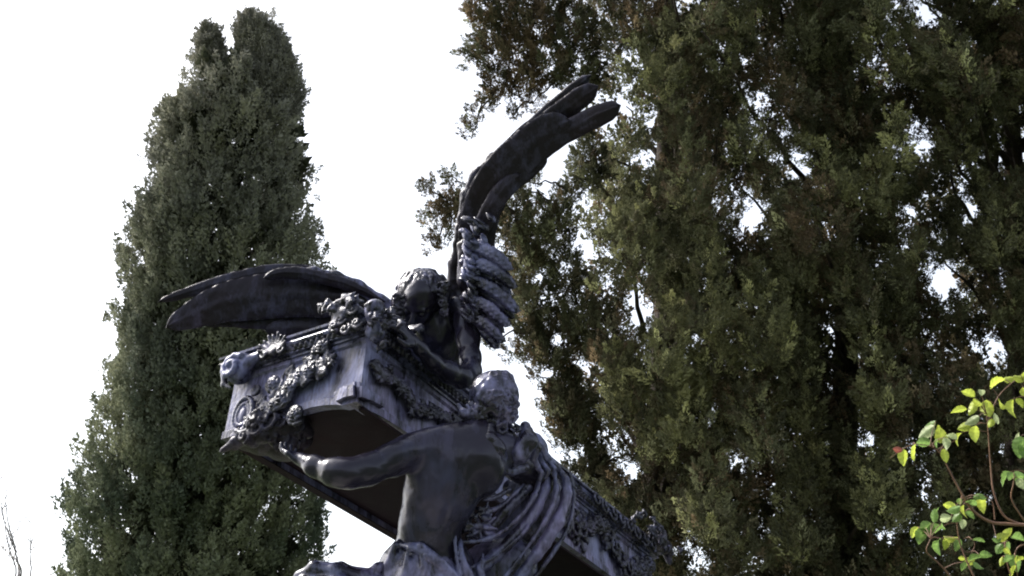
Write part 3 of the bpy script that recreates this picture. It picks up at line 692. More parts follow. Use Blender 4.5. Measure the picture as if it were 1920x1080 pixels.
feather(wr, [(888, 480, 5.33), (902, 430, 5.30), (922, 385, 5.27), (946, 352, 5.30), (976, 328, 5.28)], 34, .010, -4, tip=.3, ph=6)
wing2 = wr.build('wing', M_WING, angel, True)
tag(wing2, label='wing raised high to the right with two blunt feather tips')
s = Sculpt(.006, .03)
s.chain([(850, 585, 5.46, 20), (851, 540, 5.48, 15), (853, 490, 5.48, 10), (863, 430, 5.47, 9), (873, 370, 5.46, 9), (893, 330, 5.44, 10), (925, 298, 5.42, 9), (965, 262, 5.40, 7), (1010, 222, 5.36, 5), (1055, 186, 5.32, 3)])
s.chain([(872, 460, 5.36, 14), (882, 520, 5.34, 22), (890, 570, 5.34, 20), (893, 600, 5.34, 12)])
s.disp = [d_noise(34, .006, 32)]
sculpt_obj('wing_bone', s, M_WING, wing2)
cv = MB()                                                        # long feathers fanning from the wing root, with deep gaps between
for n_, (a, b, c, w) in enumerate((((874, 458), (918, 476), (958, 506), 30), ((866, 488), (920, 506), (967, 540), 30), ((866, 520), (922, 545), (973, 586), 30), ((868, 556), (912, 578), (955, 612), 28), ((876, 586), (908, 610), (944, 642), 28))):
    feather(cv, [(a[0], a[1], 5.29), (b[0], b[1], 5.20), (c[0], c[1], 5.15)], w, .017, 38 + rh.uniform(-6, 6), camber=.3, tip=.35, root=.7, n=26, m=13, barb=.005, ph=n_)
    feather(cv, [(a[0], a[1] + 14, 5.33), (b[0], b[1] + 14, 5.26), (c[0] - 10, c[1] + 12, 5.21)], w * .8, .012, 30, camber=.25, tip=.35, root=.7, n=22, barb=.004, ph=n_)
cv.build('fan_feathers', M_PALE, wing2, True)
sc = MB()
for i in range(66):                                              # small overlapping scale feathers
    v = 400 + rh.random() * 190; u0 = 862 + (v > 460) * 4 - (v < 430) * 0 + rh.random() * (44 if v < 462 else 20) + max(0, 440 - v) * .18
    a = R(rh.uniform(20, 75)); l = 16 + rh.random() * 8; d = 5.24 - (u0 - 862) * .0004 + rh.random() * .03
    feather(sc, [(u0, v, d), (u0 + l * .5 * math.cos(a), v + l * .5 * math.sin(a), d - .02), (u0 + l * math.cos(a), v + l * math.sin(a), d - .02)], 12, .012, rh.uniform(-20, 20), camber=.35, tip=.5, root=.7, n=9, m=7, barb=.002)
sc.build('scale_feathers', M_PALE, wing2, True)
print('angel', time.time() - T0)

# ================================================================== TREES
def leaf_template(n, rg, lw=(.13, .03), rad=.36):
    """a plume of n little scale sprays along +Z, unit length"""
    t = rg.random(n) ** .8; an = rg.random(n) * 2 * math.pi; r = rad * (1 - t * .85) * np.sqrt(rg.random(n)) * (.35 + np.minimum(1, t * 3) * .65)
    rd = np.stack([np.cos(an), np.sin(an), np.zeros(n)], 1); c = rd * r[:, None]; c[:, 2] = t
    d = rd * (.75 * (1.1 - t))[:, None] + np.array([0, 0, .8]) + rg.normal(size=(n, 3)) * .35; d /= np.linalg.norm(d, axis=1, keepdims=True)
    w = np.cross(d, rg.normal(size=(n, 3))); w /= np.linalg.norm(w, axis=1, keepdims=True)
    L = (lw[0] * (.6 + .8 * rg.random(n)))[:, None]; W = (lw[1] * (.6 + .8 * rg.random(n)))[:, None]
    q = np.stack([c - d * L * .3, c + w * W + d * L * .2, c + d * L * .9, c - w * W + d * L * .25], 1)
    return q.reshape(-1, 3)
def build_crown(name, sets, mat, parent, rg):
    """sets of (pos, direction, size, tint, leaves per plume, leaf size, plume radius) -> one crown mesh"""
    VV = []; TT = []
    for pos, ax, size, tint, nleaf, lw, rad in sets:
        tm = [leaf_template(nleaf, rg, lw, rad) for _ in range(6)]; n = len(pos)
        z = ax / np.linalg.norm(ax, axis=1, keepdims=True); x = np.cross(z, rg.normal(size=(n, 3))); x /= np.linalg.norm(x, axis=1, keepdims=True); y = np.cross(z, x)
        B = np.stack([x, y, z], 1) * size[:, None, None]
        V = np.empty((n, nleaf * 4, 3), np.float32); k = rg.integers(0, 6, n)
        for i in range(6):
            m = k == i; V[m] = np.einsum('vj,njk->nvk', tm[i], B[m]) + pos[m][:, None, :]
        lv = .88 + .24 * rg.random((n, nleaf)); T = np.repeat((tint[:, None, :] * lv[:, :, None]), 4, axis=1)
        VV.append(V.reshape(-1, 3)); TT.append(T.reshape(-1, 3).astype(np.float32))
    V = np.concatenate(VV); print(name, len(V) // 4, 'faces')
    return mesh_obj(name, V, np.arange(len(V)).reshape(-1, 4), mat, parent, smooth=False, tint=np.concatenate(TT))
def lobe_plumes(c, ax, L, Rd, n, rg, size):
    """spindle-shaped branch end with a pointed top"""
    ax = nrm(ax); x = nrm(np.cross(ax, [.3, .8, .1])); y = np.cross(ax, x)
    t = rg.random(n) ** 1.1; an = rg.random(n) * 2 * math.pi; pr = (1 - t) ** .65 * (t + .12) ** .35 * 1.35
    r = Rd * pr * (rg.random(n) ** .4); rd = np.outer(np.cos(an), x) + np.outer(np.sin(an), y)
    p = c + np.outer((t - .45) * L, ax) + rd * r[:, None]
    d = ax * .9 + rd * .55 + rg.normal(size=(n, 3)) * .28
    return p, d, size * (.7 + .6 * rg.random(n)) * (1 - .35 * t)
def limb(mb, pts, r0, r1, n=14, sides=7, wob=.012, rg=None):
    p = catmull(pts, n); rg = rg or rng; p[1:-1] += rg.normal(size=(n - 2, 3)) * wob
    mb.tube(p, np.linspace(r0, r1, n), sides)

# ---- the slender twin-topped cypress at the left
rg = np.random.default_rng(21)
D1 = 18.0
prof = [(2300, 140, 600), (1500, 90, 620), (1200, 100, 618), (1080, 118, 606), (1000, 122, 604), (940, 140, 606), (880, 158, 604), (800, 182, 600), (740, 192, 598), (660, 202, 598), (580, 214, 600), (500, 226, 598), (440, 244, 594), (385, 285, 588), (340, 292, 580), (300, 282, 574), (250, 296, 566), (215, 330, 562), (185, 348, 558)]
prof = [(v, l + (22 if v > 380 else 8), q) for v, l, q in prof]
tip_a = [(250, 300, 436), (190, 340, 428), (150, 356, 420), (116, 364, 410), (98, 368, 405), (80, 371, 401), (64, 377, 396)]
tip_b = [(250, 400, 562), (200, 420, 560), (160, 438, 554), (125, 446, 544), (90, 449, 528), (66, 450, 514), (48, 453, 480)]
def column_plumes(prof, D, n, rg, size, inner=.25):
    a = np.array(prof, float); cen = np.array([P((l + r) / 2, v, D) for v, l, r in a]); rad = (a[:, 2] - a[:, 1]) / 2 * D / FPX
    z = cen[:, 2]; o = np.argsort(z); z, cen, rad = z[o], cen[o], rad[o]
    cum = np.concatenate([[0], np.cumsum((rad[1:] + rad[:-1] + .2) * np.diff(z))]); q = rg.random(n) * cum[-1]; zz = np.interp(q, cum, z)
    cx = np.interp(zz, z, cen[:, 0]); cy = np.interp(zz, z, cen[:, 1]); rr = np.interp(zz, z, rad); an = rg.random(n) * 2 * math.pi
    f = np.where(rg.random(n) < inner, rg.random(n) ** .5 * .8, 1 - .22 * rg.random(n) ** 1.5)
    pz = np.stack([np.cos(an) * 1.3 + cx * .2, np.sin(an) * 1.3, zz * .75], 1)
    f = f * (1 + .12 * noise(pz, 1.3, 3) + .10 * noise(pz, 3.2, 4)); rr = np.where(rr > .6, rr - .1, rr * .98)
    rd = np.stack([np.cos(an), np.sin(an), 0 * an], 1); p = np.stack([cx, cy, zz], 1) + rd * (rr * f)[:, None]
    keep = noise(p, 1.15, 9) > -.62
    keep &= p[:, 2] > .3
    keep &= ~((rd[:, 1] > .35) & (rg.random(len(p)) < .6))
    p, rd = p[keep], rd[keep]; n = len(p)
    return p, rd * .42 + np.array([0, 0, 1.0]) + rg.normal(size=(n, 3)) * .22, size * (.65 + .7 * rg.random(n))
ps = [column_plumes(prof, D1, 15000, rg, .34), column_plumes(tip_a, D1, 4500, rg, .22), column_plumes(tip_b, D1, 2600, rg, .22)]
p, d, sz = (np.concatenate([q[i] for q in ps]) for i in range(3))
# a few ragged sprays that stick out of the outline
ex = []
for (u, v) in ((286, 290), (280, 310), (292, 262), (300, 370), (240, 440), (228, 480), (205, 600), (195, 700), (148, 900), (130, 960), (575, 330), (583, 360), (592, 440), (560, 150), (606, 900), (600, 960), (390, 68), (452, 38), (500, 48), (345, 160), (362, 120)):
    for i in range(7): ex.append(P(u + rg.normal() * 7, v + rg.normal() * 10, D1 + rg.normal() * .2))
for i in range(420):
    v = 58 + 70 * rg.random() ** .8; hw = 3 + (v - 55) * .36; ex.append(P(386 + (v - 55) * .08 + rg.uniform(-1, 1) * hw, v, D1 + rg.uniform(-1, 1) * hw * D1 / FPX))
ex = np.array(ex); p = np.vstack([p, ex]); d = np.vstack([d, np.array([0, 0, 1.]) + rg.normal(size=(len(ex), 3)) * .5]); sz = np.concatenate([sz, np.full(len(ex), .24)])
nz = noise(p, .9, 14) * .7 + noise(p, 2.6, 15) * .7
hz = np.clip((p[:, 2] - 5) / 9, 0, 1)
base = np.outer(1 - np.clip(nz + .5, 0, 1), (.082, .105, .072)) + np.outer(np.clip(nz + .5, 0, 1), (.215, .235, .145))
base = base * (1 - .55 * hz[:, None]) + np.outer(.55 * hz, (.33, .30, .27))  # paler and greyer with height: veil of glare put into the leaf tint
t1b = P(365, 1080, D1)
cyp = empty('cypress_tree', (t1b[0], t1b[1] , 0)); tag(cyp, 'tall slender cypress with a split twin tip, standing left behind the sculpture', 'tree')
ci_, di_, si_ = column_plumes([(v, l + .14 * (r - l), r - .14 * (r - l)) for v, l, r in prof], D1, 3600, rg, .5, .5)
build_crown('crown', [(p, d, sz, base, 64, (.15, .042), .38), (ci_, di_, si_, np.tile((.05, .055, .035), (len(ci_), 1)), 40, (.2, .075), .4)], M_LEAF, cyp, rg)  # inner plumes tinted darker, shade inside the crown put into their colour
mb = MB(); c1 = P(415, 600, D1); c2 = P(465, 120, D1); c3 = P(395, 130, D1)
limb(mb, [(t1b[0] + .1, t1b[1] + .6, -.2), (t1b[0] + .15, t1b[1] + .5, 3), (c1[0], c1[1], c1[2]), (c2[0], c2[1], c2[2])], .32, .03, 30, 10)
limb(mb, [(t1b[0] + .15, t1b[1] + .5, 3.5), (c1[0] - .5, c1[1], c1[2]), tuple(c3)], .16, .02, 24)
for i in range(26):
    z = 2 + i * .38; a = rg.random() * 6.3; b0 = np.array([t1b[0] + .2, t1b[1] + .5, z]); rr = 1.5 * max(.2, 1 - z / 14)
    limb(mb, [b0, b0 + np.array([math.cos(a) * rr * .5, math.sin(a) * rr * .5, .5]), b0 + np.array([math.cos(a) * rr, math.sin(a) * rr, 1.6])], .05, .012, 8, 5)
mb.build('trunk', M_BARK, cyp, True)
print('cypress', time.time() - T0)

# ---- the wall of dark evergreens at the right
rg = np.random.default_rng(33)
lobes = []      # (u, v, depth, length px, radius px, hue, lean)
hand_lobes = [   # upper left overhanging branch
    (905, 20, 11.0, 90, 32, .8, -.3), (940, 10, 11, 110, 40, .5, -.2), (985, 30, 11, 120, 45, .9, -.1), (1030, 20, 11.2, 120, 45, .7, 0), (1075, 60, 11, 120, 50, .5, 0), (925, 100, 11, 80, 34, .7, -.3), (872, 112, 11, 40, 18, .5, -.5), (895, 90, 11, 50, 20, .6, -.5),
    (965, 90, 11, 90, 40, .95, -.1), (935, 165, 11, 70, 26, .7, -.3), (985, 150, 11, 90, 34, 1., 0), (1025, 115, 11, 100, 40, .8, 0), (1080, 130, 11, 110, 42, .4, .1), (880, 245, 11, 50, 13, .7, -.3), (893, 215, 11, 40, 10, .7, -.2), (908, 75, 11, 40, 14, .5, -.5),
    (915, 190, 11, 50, 16, .7, -.2), (960, 215, 11, 30, 8, .7, 0), (1140, 120, 11.3, 140, 50, .5, 0), (1130, 40, 11.3, 140, 50, .6, 0), (1000, 190, 11, 60, 22, 1., 0),
    # middle left branch
    (802, 350, 10.6, 34, 12, .6, -.3), (850, 335, 10.6, 44, 15, .5, -.3), (820, 380, 10.6, 50, 18, .8, -.3), (845, 400, 10.6, 70, 24, .8, 0), (806, 412, 10.6, 30, 12, .6, -.3), (815, 462, 10.6, 40, 14, .9, -.3), (832, 440, 10.6, 60, 18, .7, 0), (870, 380, 10.6, 60, 24, .5, 0),
    (985, 350, 10.7, 40, 14, .5, -.1), (1000, 340, 10.7, 30, 10, .4, 0), (965, 400, 10.7, 80, 30, .5, 0), (1010, 430, 10.7, 100, 36, .4, 0), (1050, 400, 10.7, 90, 30, .35, 0), (1072, 360, 10.8, 60, 20, .3, .1), (1095, 330, 10.9, 90, 20, .35, 0), (975, 480, 10.8, 110, 36, .6, 0), (950, 440, 10.8, 80, 26, .6, 0),
    (1000, 560, 10.9, 90, 30, .5, 0), (1050, 500, 10.9, 130, 44, .4, 0), (990, 620, 11, 70, 24, .5, 0), (1035, 650, 11, 110, 34, .6, 0), (960, 660, 11, 50, 20, .7, -.2), (1090, 580, 11, 130, 40, .5, 0), (1010, 700, 11, 40, 18, .9, 0), (1060, 740, 11, 100, 34, .6, 0), (1040, 800, 11, 60, 22, .7, 0),
    (1090, 860, 11, 110, 34, .5, 0), (1075, 790, 11, 90, 30, .5, 0), (1110, 930, 10.8, 130, 40, .4, 0), (1150, 1000, 10.8, 140, 46, .4, 0), (925, 640, 11, 40, 14, .6, -.2), (1065, 900, 11, 60, 20, .7, 0), (1110, 300, 10.9, 120, 30, .35, 0),
    # plumes in front, most coloured lighter as if they caught the light
    (1250, 150, 9.9, 150, 34, .15, .1), (1195, 130, 10.2, 110, 30, .2, 0), (1410, 250, 10, 150, 34, .3, .1), (1680, 270, 9.9, 130, 28, .05, .15), (1640, 345, 9.9, 130, 30, .1, .1), (1330, 540, 9.6, 190, 44, .25, .05), (1430, 600, 9.7, 200, 50, .2, 0), (1250, 650, 9.9, 170, 46, .3, .1),
    (1155, 480, 10.1, 160, 44, .35, 0), (1180, 700, 10.1, 170, 44, .2, .1), (1290, 760, 9.8, 180, 50, .2, .1), (1420, 800, 9.7, 190, 50, .5, 0), (1640, 700, 9.8, 190, 46, .15, 0), (1600, 540, 10, 170, 38, .5, 0), (1330, 930, 9.6, 200, 52, .4, .1), (1500, 960, 9.7, 200, 54, .3, 0), (1640, 900, 9.8, 200, 50, .1, 0), (1800, 130, 10, 190, 40, .5, 0), (1860, 420, 10, 180, 44, .3, 0), (1560, 400, 10, 170, 40, .6, 0), (1700, 480, 10, 170, 40, .4, 0)]
hand_lobes += [(u_, v_, 11.2, 80, 26, h_, 0) for u_, v_, h_ in ((1000, 480, .5), (1030, 560, .4), (965, 540, .6), (985, 590, .5), (1060, 620, .4), (1020, 640, .7), (1075, 690, .5), (1050, 770, .6), (1090, 740, .4), (1100, 810, .5), (1060, 830, .6), (1035, 740, .8), (1120, 870, .5), (1110, 640, .3), (1000, 660, .6), (1140, 940, .4), (1100, 980, .5), (1130, 780, .4))]
lobes += hand_lobes
def near_gap(u, v, gaps): return any((u - a) ** 2 + (v - b) ** 2 < r * r for a, b, r in gaps)
gaps = [(1425, 195, 34), (1470, 250, 20), (1500, 315, 34), (1410, 400, 34), (1730, 280, 30), (1900, 280, 40), (1775, 520, 44), (1700, 400, 26), (1590, 690, 30), (1620, 830, 30), (1180, 110, 26), (1110, 480, 30), (1200, 590, 34), (1100, 690, 20), (1250, 290, 30), (1860, 660, 40), (1735, 30, 34), (1290, 0, 34), (1310, 1060, 30), (1560, 440, 22), (1950, 500, 40), (1820, 400, 26), (1385, 870, 24), (1450, 300, 14), (1140, 230, 26), (1160, 200, 30), (1200, 300, 22), (1050, 640, 16), (1020, 560, 16), (1030, 705, 18), (1000, 770, 20), (1080, 850, 18), (1010, 520, 20), (1190, 560, 18), (1050, 860, 20), (1665, 1010, 24), (1900, 850, 30), (1180, 880, 26), (1230, 1000, 20)]
for layer, (dd, st, ju) in enumerate(((10.4, 74, 26), (11.3, 70, 26), (12.4, 66, 26))):
    for v in range(-150, 1420, int(st * 1.25)):
        for u in range(1120, 2330, st):
            uu = u + rg.normal() * ju; vv = v + rg.normal() * ju
            left = 1120 + max(0, 60 - abs(vv - 950)) * .2
            if uu < left + (10 if layer else 30) or near_gap(uu, vv, gaps): continue
            lobes.append((uu, vv, dd + rg.normal() * .25, 110 + rg.random() * 90, 36 + rg.random() * 18, rg.random() * (1.0 if layer else .85), rg.normal() * .18))
for (u, v) in [(1180 + rg.random() * 700, 1150 + rg.random() * 500) for _ in range(70)]: lobes.append((u, v, 10 + rg.random() * 2, 190, 62, rg.random() * .6, 0))
trunks = [((1185, 10.9), 'broad evergreen with rust brown sprays, nearest the raised bronze wing', 11), ((1540, 11.6), 'dense dark evergreen in the middle of the right side, beyond the casket foot', 12), ((1880, 11.2), 'dark evergreen at the right edge, behind the yellow green rose shoots', 13)]
groups = [[], [], []]
for l in lobes:
    u = l[0] + rg.normal() * 30; groups[0 if u < 1350 else (1 if u < 1715 else 2)].append(l)
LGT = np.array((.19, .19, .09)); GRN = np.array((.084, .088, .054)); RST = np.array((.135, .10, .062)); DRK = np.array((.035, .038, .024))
for gi, (((tu, td), lab, sd), g) in enumerate(zip(trunks, groups)):
    tb = P(tu, 1080, td); root = empty('evergreen_tree', (tb[0], tb[1] - .2, 0)); tag(root, lab, 'tree', 'dark evergreens massed behind the sculpture')
    pp, ddr, ss, tt, kept = [], [], [], [], []; mb = MB()
    tr_bot = np.array([tb[0] + .1, tb[1] + .5, -.2]); top = P(tu + (60 - 40 * gi), -350, td + 1.6); tr_pts = [tr_bot, tr_bot + np.array([.15, .1, 3.2]), (tr_bot + top) / 2 + np.array([.1, .1, .6]), top]
    limb(mb, tr_pts, .26, .05, 30, 10)
    tc = catmull(tr_pts, 60)
    for li, (u, v, dd, ln, rd, hue, lean) in enumerate(g):
        c = P(u, v, dd); L = ln * dd / FPX * 1.05; Rr = rd * dd / FPX; vol = ln * rd / (150. * 45.)
        n = max(10, int((44 if dd > 12 else 84) * vol ** .8)) * (2 if u < 1130 else 1); ax = np.array([lean + rg.normal() * .12, rg.normal() * .15, 1.0])
        if ln < 60: ax = np.array([lean * 2, rg.normal() * .2, .8])
        a, b, q = lobe_plumes(c, ax, L, Rr, n, rg, .182 if ln > 60 else .12)
        rel = a + b / np.linalg.norm(b, axis=1, keepdims=True) * (q * .5)[:, None] - CAM; zz = rel @ FW; pu = 960 + FPX * (rel @ RT) / zz; pv = 540 - FPX * (rel @ UP) / zz
        ok = np.ones(n, bool)
        for (gu, gv, gr) in gaps: ok &= ~((np.hypot(pu - gu, pv - gv) < gr * .85 * (1 + .8 * noise(a, 4.5, 40))) & (rg.random(n) < .95))
        if ok.sum() < 3: continue
        a, b, q = a[ok], b[ok], q[ok]; n = len(a); kept.append(dd); pp.append(a); ddr.append(b); ss.append(q)
        h = np.clip(hue + rg.normal(size=n) * .2, 0, 1)[:, None]; lt = 1.0 if dd < 10.25 else .35  # front plumes take the lit tint, light put into leaf colour
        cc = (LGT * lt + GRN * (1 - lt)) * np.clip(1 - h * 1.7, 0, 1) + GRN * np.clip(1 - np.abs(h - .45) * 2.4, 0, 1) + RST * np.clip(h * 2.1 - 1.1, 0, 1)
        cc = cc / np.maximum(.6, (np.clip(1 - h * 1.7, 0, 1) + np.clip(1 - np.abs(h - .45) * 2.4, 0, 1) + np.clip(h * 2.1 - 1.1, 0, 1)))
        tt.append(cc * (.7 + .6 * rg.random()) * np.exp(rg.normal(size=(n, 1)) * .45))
        if u < 1130:                                              # outer sprays hang from the next one in
            inn = [P(a_[0], a_[1], a_[2]) for a_ in g if a_[0] > u + 28 and a_[1] < v + 90 and a_[3] >= 60]
            if inn:
                bz = inn[int(np.argmin(np.linalg.norm(np.array(inn) - c, axis=1)))]; limb(mb, [bz, (bz + c) / 2 + np.array([0, 0, .05]), c - nrm(ax) * L * .15], .016, .006, 8, 5, .01, rg)
        elif li % 4 == 0:
            bz = tc[np.argmin(np.linalg.norm(tc - (c - np.array([0, 0, 1.3])), axis=1))]; mid = (bz + c) / 2 + np.array([0, 0, -.12]) + rg.normal(size=3) * .12
            limb(mb, [bz, mid, c - nrm(ax) * L * .2], .045 if ln > 100 else .022, .007, 12, 5, .02, rg)
    fin = [i for i, q in enumerate(kept) if q < 11.9]; coa = [i for i, q in enumerate(kept) if q >= 11.9]
    cat = lambda ix: [np.concatenate([q[i] for i in ix]) for q in (pp, ddr, ss, tt)]
    A = cat(fin); Bc = cat(coa); Bc[2] = Bc[2] * 1.4
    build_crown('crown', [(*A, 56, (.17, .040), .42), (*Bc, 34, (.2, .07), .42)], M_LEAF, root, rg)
    mb.build('trunk', M_BARK, root, True)
    print('tree', gi, time.time() - T0)

# ---- bare tree far left
rg = np.random.default_rng(4)
b0 = P(20, 1080, 26); bare = empty('bare_tree', (b0[0] - .4, b0[1], 0)); tag(bare, 'leafless tree of thin pale twigs at the lower left edge against white sky', 'tree')
mb = MB()
limb(mb, [(b0[0] - .4, b0[1], -.2), (b0[0] - .35, b0[1], 2.5), (b0[0] - .25, b0[1], 4.6)], .16, .09, 12, 8)
o0 = np.array([b0[0] - .25, b0[1], 4.6])
for pts in ([(30, 1075), (15, 1020), (5, 960), (-10, 900)], [(34, 1080), (28, 1030), (12, 960), (14, 900), (28, 860)], [(36, 1080), (30, 1040), (10, 985), (2, 950)], [(56, 1080), (56, 1040), (58, 1000), (56, 965)], [(40, 1080), (30, 1050), (14, 1035), (0, 1020)], [(0, 1080), (-20, 1000), (-60, 930)]):
    q = [P(u, v, 26 + rg.normal() * .4) for u, v in pts]; limb(mb, [o0, (o0 + q[0]) / 2 + np.array([0, 0, .2])] + q, .03, .007, 26, 5, .004, rg)
    for j in range(7):
        t = q[0] + (q[-1] - q[0]) * rg.random(); e = t + np.array([rg.normal() * .25, rg.normal() * .25, .3 + rg.random() * .4]); limb(mb, [t, (t + e) / 2 + rg.normal(size=3) * .03, e], .012, .005, 8, 4, .008, rg)
mb.build('trunk', M_TWIG, bare, True)

# ================================================================== rose shoots at the lower right (close to the camera)
rg = np.random.default_rng(8); DR = 2.5
def cr(x, y, d=0.0): return P(1640 + x / 2.5714, 660 + y / 2.5714, DR + d)
rb = cr(900, 1500); rose_b = empty('rose_bush', (rb[0], rb[1], 0)); tag(rose_b, 'yellow green rose shoots arching in at the lower right corner', 'shrub')
mb = MB()
gx, gy = rb[0] + .15, rb[1]
stem = [(gx, gy, -.05), (gx + .08, gy, .7), (gx + .03, gy, 1.35), tuple(cr(830, 1080, .02))]
cane_pts = []
def cane(pts, r0, r1, n=20): q = catmull(pts, n); cane_pts.append(q); mb.tube(q, np.linspace(r0, r1, n) ** 1.15 * .6 * 2.2, 7)
cane(stem + [cr(760, 850), cr(720, 835), cr(650, 830), cr(560, 820), cr(480, 770), cr(430, 700), cr(385, 620), cr(342, 535), cr(320, 500)], .011, .0022, 60)
cane([cr(720, 838), cr(625, 790, .01), cr(575, 680, .02), cr(560, 560, .03), cr(547, 380, .03), cr(540, 300, .03)], .005, .002, 30)
cane([cr(760, 860, -.02), cr(712, 800, -.03), cr(660, 710, -.04), cr(668, 640, -.05), cr(675, 600, -.05)], .004, .002)
cane([cr(600, 1500, .03), cr(450, 1200, .02), cr(360, 1075), cr(300, 1010, -.01), cr(250, 960, -.02), cr(270, 900, -.02)], .005, .0018, 24)
cane([cr(700, 1500, .03), cr(560, 1250), cr(480, 1085), cr(420, 950, .02), cr(400, 860, .02), cr(395, 760, .02)], .005, .002, 24)
cane([cr(342, 535), cr(290, 465), cr(190, 445), cr(120, 480), cr(75, 510)], .0028, .001)
cane([cr(580, 810, .0), cr(570, 730), cr(545, 700)], .003, .0016); cane([cr(550, 330, .03), cr(600, 210, .04), cr(700, 120, .05), cr(760, 80, .05)], .003, .0015)
cane([cr(800, 900), cr(740, 920), cr(680, 960), cr(690, 1090)], .004, .002)
cane([cr(860, 1000), cr(770, 800), cr(738, 600), cr(728, 430), cr(745, 300), cr(735, 190)], .004, .0016); cane([cr(700, 1200), cr(640, 1020), cr(628, 900)], .0035, .0015)
th = [cr(420, 950, .02)] + [cr(450 + 32 * math.cos(a), 930 + 36 * math.sin(a), .02) for a in np.linspace(2.6, -2.2, 10)]
cane(th, .0022, .0012, 24)
cane_all = np.vstack(cane_pts); stalks = []
leaves = [(450, 200, 160, 78), (405, 285, 200, 80), (470, 270, 250, 80), (470, 330, 235, 78), (545, 275, 275, 92), (500, 240, 150, 60), (482, 395, 265, 84), (590, 150, 25, 110), (650, 125, 10, 70), (705, 120, 10, 80), (612, 250, 160, 64), (665, 275, 262, 96), (700, 245, 300, 60), (590, 320, 300, 60), (515, 190, 100, 50),
    (560, 345, 250, 50), (430, 360, 210, 70), (400, 415, 240, 66), (370, 410, 160, 60), (320, 400, 105, 90), (250, 385, 215, 100), (270, 350, 230, 60), (345, 440, 300, 60), (340, 500, 265, 70), (235, 437, 180, 76), (195, 485, 270, 84), (140, 510, 262, 84), (110, 470, 170, 50), (300, 440, 250, 50),
    (465, 730, 160, 66), (515, 735, 285, 76), (500, 695, 30, 50), (520, 700, 350, 40), (430, 770, 260, 66), (460, 785, 320, 56), (425, 830, 265, 50), (380, 760, 200, 70), (340, 800, 190, 70), (330, 840, 300, 50), (285, 790, 80, 70), (300, 770, 100, 50), (285, 860, 200, 90), (245, 850, 215, 80), (225, 885, 240, 90), (190, 870, 225, 72), (360, 900, 350, 76), (300, 930, 265, 84), (338, 930, 275, 60), (395, 800, 230, 60), (360, 740, 170, 60), (410, 720, 120, 40),
    (500, 908, 350, 62), (400, 930, 250, 70), (485, 995, 10, 70), (535, 978, 355, 60), (455, 1010, 210, 60), (500, 1030, 320, 60), (430, 1035, 250, 50), (420, 995, 175, 40),
    (630, 610, 235, 84), (650, 600, 215, 60), (700, 600, 350, 84), (705, 635, 300, 60), (665, 590, 70, 44), (705, 460, 265, 110), (695, 420, 80, 70), (720, 480, 300, 90), (620, 890, 20, 76), (640, 870, 40, 60), (585, 905, 200, 50), (640, 945, 260, 66), (600, 950, 240, 60), (690, 900, 350, 80), (640, 1000, 180, 70), (680, 1020, 290, 90), (670, 1060, 240, 70), (700, 1000, 30, 60), (610, 1010, 250, 50), (730, 200, 300, 70), (740, 110, 0, 70), (640, 960, 330, 50)]
V = []; F = []; Tn = []
YEL = np.array((.38, .45, .07)); GR2 = np.array((.16, .26, .07)); PALE = np.array((.36, .42, .22)); RED = np.array((.22, .07, .05))
for i, (x, y, an, ln) in enumerate(leaves):
    for rep in range(1 if ln > 60 else 1):
        d = rg.normal() * .025; c = cr(x, y, d); a = R(an + rg.normal() * 6); L = ln / 2.5714 * DR / FPX * .98; W = L * rg.uniform(.27, .36)
        dv = nrm(RT * math.cos(a) + UP * math.sin(a) + FW * rg.normal() * .25); tl = R(rg.uniform(-55, 55)); sv = nrm(np.cross(dv, FW)); nv = np.cross(sv, dv)
        sv, nv = sv * math.cos(tl) + nv * math.sin(tl), -sv * math.sin(tl) + nv * math.cos(tl); cup = rg.uniform(.3, .8); bend = rg.uniform(-.3, .9); stalks.append(c - dv * L * .5)
        n, m = 16, 7; b = len(V); wv = rg.random() * 6
        for q in range(n):
            t = q / (n - 1); w = W * math.sin(math.pi * t ** .8) ** .75 * (1 + .06 * (-1) ** q) if 0 < q < n - 1 else W * .03
            for r_ in range(m):
                s_ = -1 + 2 * r_ / (m - 1); V.append(c + dv * L * (t - .5) + sv * w * s_ + nv * (abs(s_) * w * cup - bend * L * (t - .3) ** 2 + .05 * W * math.sin(t * 22 - abs(s_) * 3) + .12 * W * s_ * math.sin(t * 5 + wv)))
        F += [(b + q * m + r_, b + q * m + r_ + 1, b + (q + 1) * m + r_ + 1, b + (q + 1) * m + r_) for q in range(n - 1) for r_ in range(m - 1)]
        h = rg.random(); cc = YEL if (y < 420 and x > 360 and h < .85) or h < .42 else (GR2 if h < .82 else PALE)
        if x < 115: cc = RED
        if y > 880 and h > .3: cc = GR2
        hv = .8 + .4 * rg.random(); Tn += [(cc * hv * (1.0 if r_ != m // 2 else 1.25) * (1 - .25 * (.5 + .5 * math.sin(q * 1.9 + wv)) * (abs(r_ - m // 2) > 1))) for q in range(n) for r_ in range(m)]
for a in stalks:
    q = cane_all[np.argmin(np.linalg.norm(cane_all - a, axis=1) + .02 * np.abs(cane_all[:, 2] - a[2] + .01))]; mb.tube(catmull([q, (q + a) / 2 + np.array([0, 0, .004]), a], 7), np.linspace(.0011, .0007, 7), 5)
mb.build('canes', M_CANE, rose_b, True)
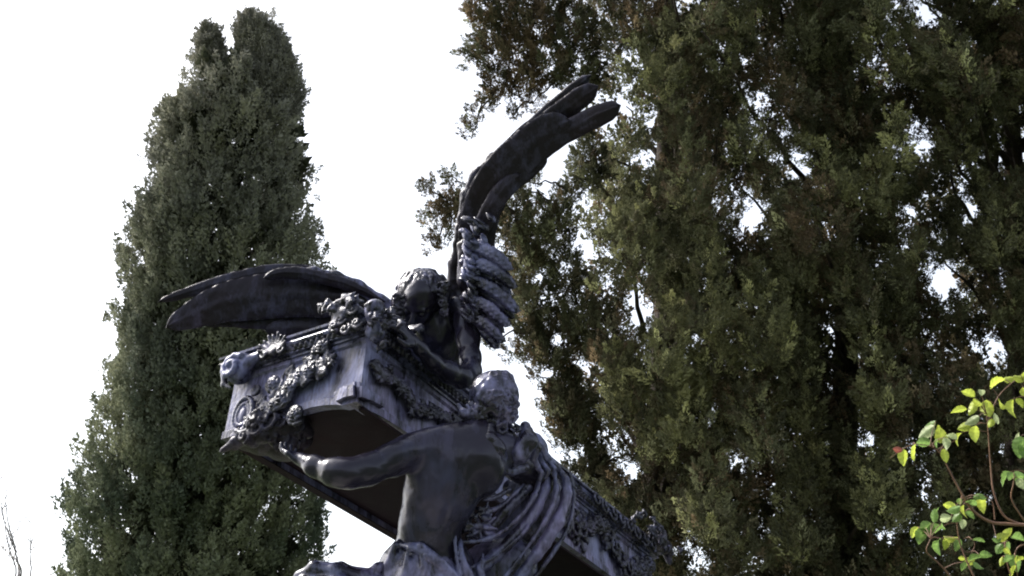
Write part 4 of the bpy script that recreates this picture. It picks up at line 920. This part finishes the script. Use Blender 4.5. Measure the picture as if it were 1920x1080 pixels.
lo = mesh_obj('leaves', np.array(V), np.array(F), M_ROSE, rose_b, True, tint=np.array(Tn))

# ================================================================== light, sky, camera
SUN_EL, SUN_AZ = R(46), R(-66)                       # azimuth from +Y (ahead) towards -X (left)
sd = np.array([math.sin(SUN_AZ) * math.cos(SUN_EL), math.cos(SUN_AZ) * math.cos(SUN_EL), math.sin(SUN_EL)])
from mathutils import Vector
sun = bpy.data.lights.new('sun', 'SUN'); sun.energy = 2.2; sun.angle = R(8); sun.color = (1, .95, .88)
so = bpy.data.objects.new('sun', sun); col.objects.link(so); so.rotation_euler = Vector(sd).to_track_quat('Z', 'Y').to_euler(); so.location = (0, 0, 30)
w = bpy.data.worlds.new('World'); bpy.context.scene.world = w; w.use_nodes = True; t = w.node_tree; t.nodes.clear()
sky = t.nodes.new('ShaderNodeTexSky'); sky.sky_type = 'NISHITA'; sky.sun_disc = False; sky.sun_elevation = SUN_EL; sky.sun_rotation = SUN_AZ; sky.air_density = 1.0; sky.dust_density = 4.0; sky.ozone_density = 1.0
hs = t.nodes.new('ShaderNodeHueSaturation'); hs.inputs['Saturation'].default_value = .4
bg = t.nodes.new('ShaderNodeBackground'); bg.inputs[1].default_value = .15; ow = t.nodes.new('ShaderNodeOutputWorld')
t.links.new(sky.outputs[0], hs.inputs['Color']); t.links.new(hs.outputs[0], bg.inputs[0]); t.links.new(bg.outputs[0], ow.inputs[0])
cam = bpy.data.cameras.new('camera'); cam.lens = 36 * FPX / 1920; cam.sensor_width = 36; cam.clip_end = 2000; cam.clip_start = .05
co = bpy.data.objects.new('camera', cam); col.objects.link(co); co.location = CAM; co.rotation_euler = (R(90) + PITCH, 0, 0)
sc_ = bpy.context.scene; sc_.camera = co
sc_.view_settings.view_transform = 'Standard'; sc_.view_settings.look = 'None'; sc_.view_settings.exposure = 1.45; sc_.view_settings.gamma = 1
sc_.cycles.filter_width = 2.0; sc_.render.resolution_x = 1024; sc_.render.resolution_y = 576
print('done', time.time() - T0)
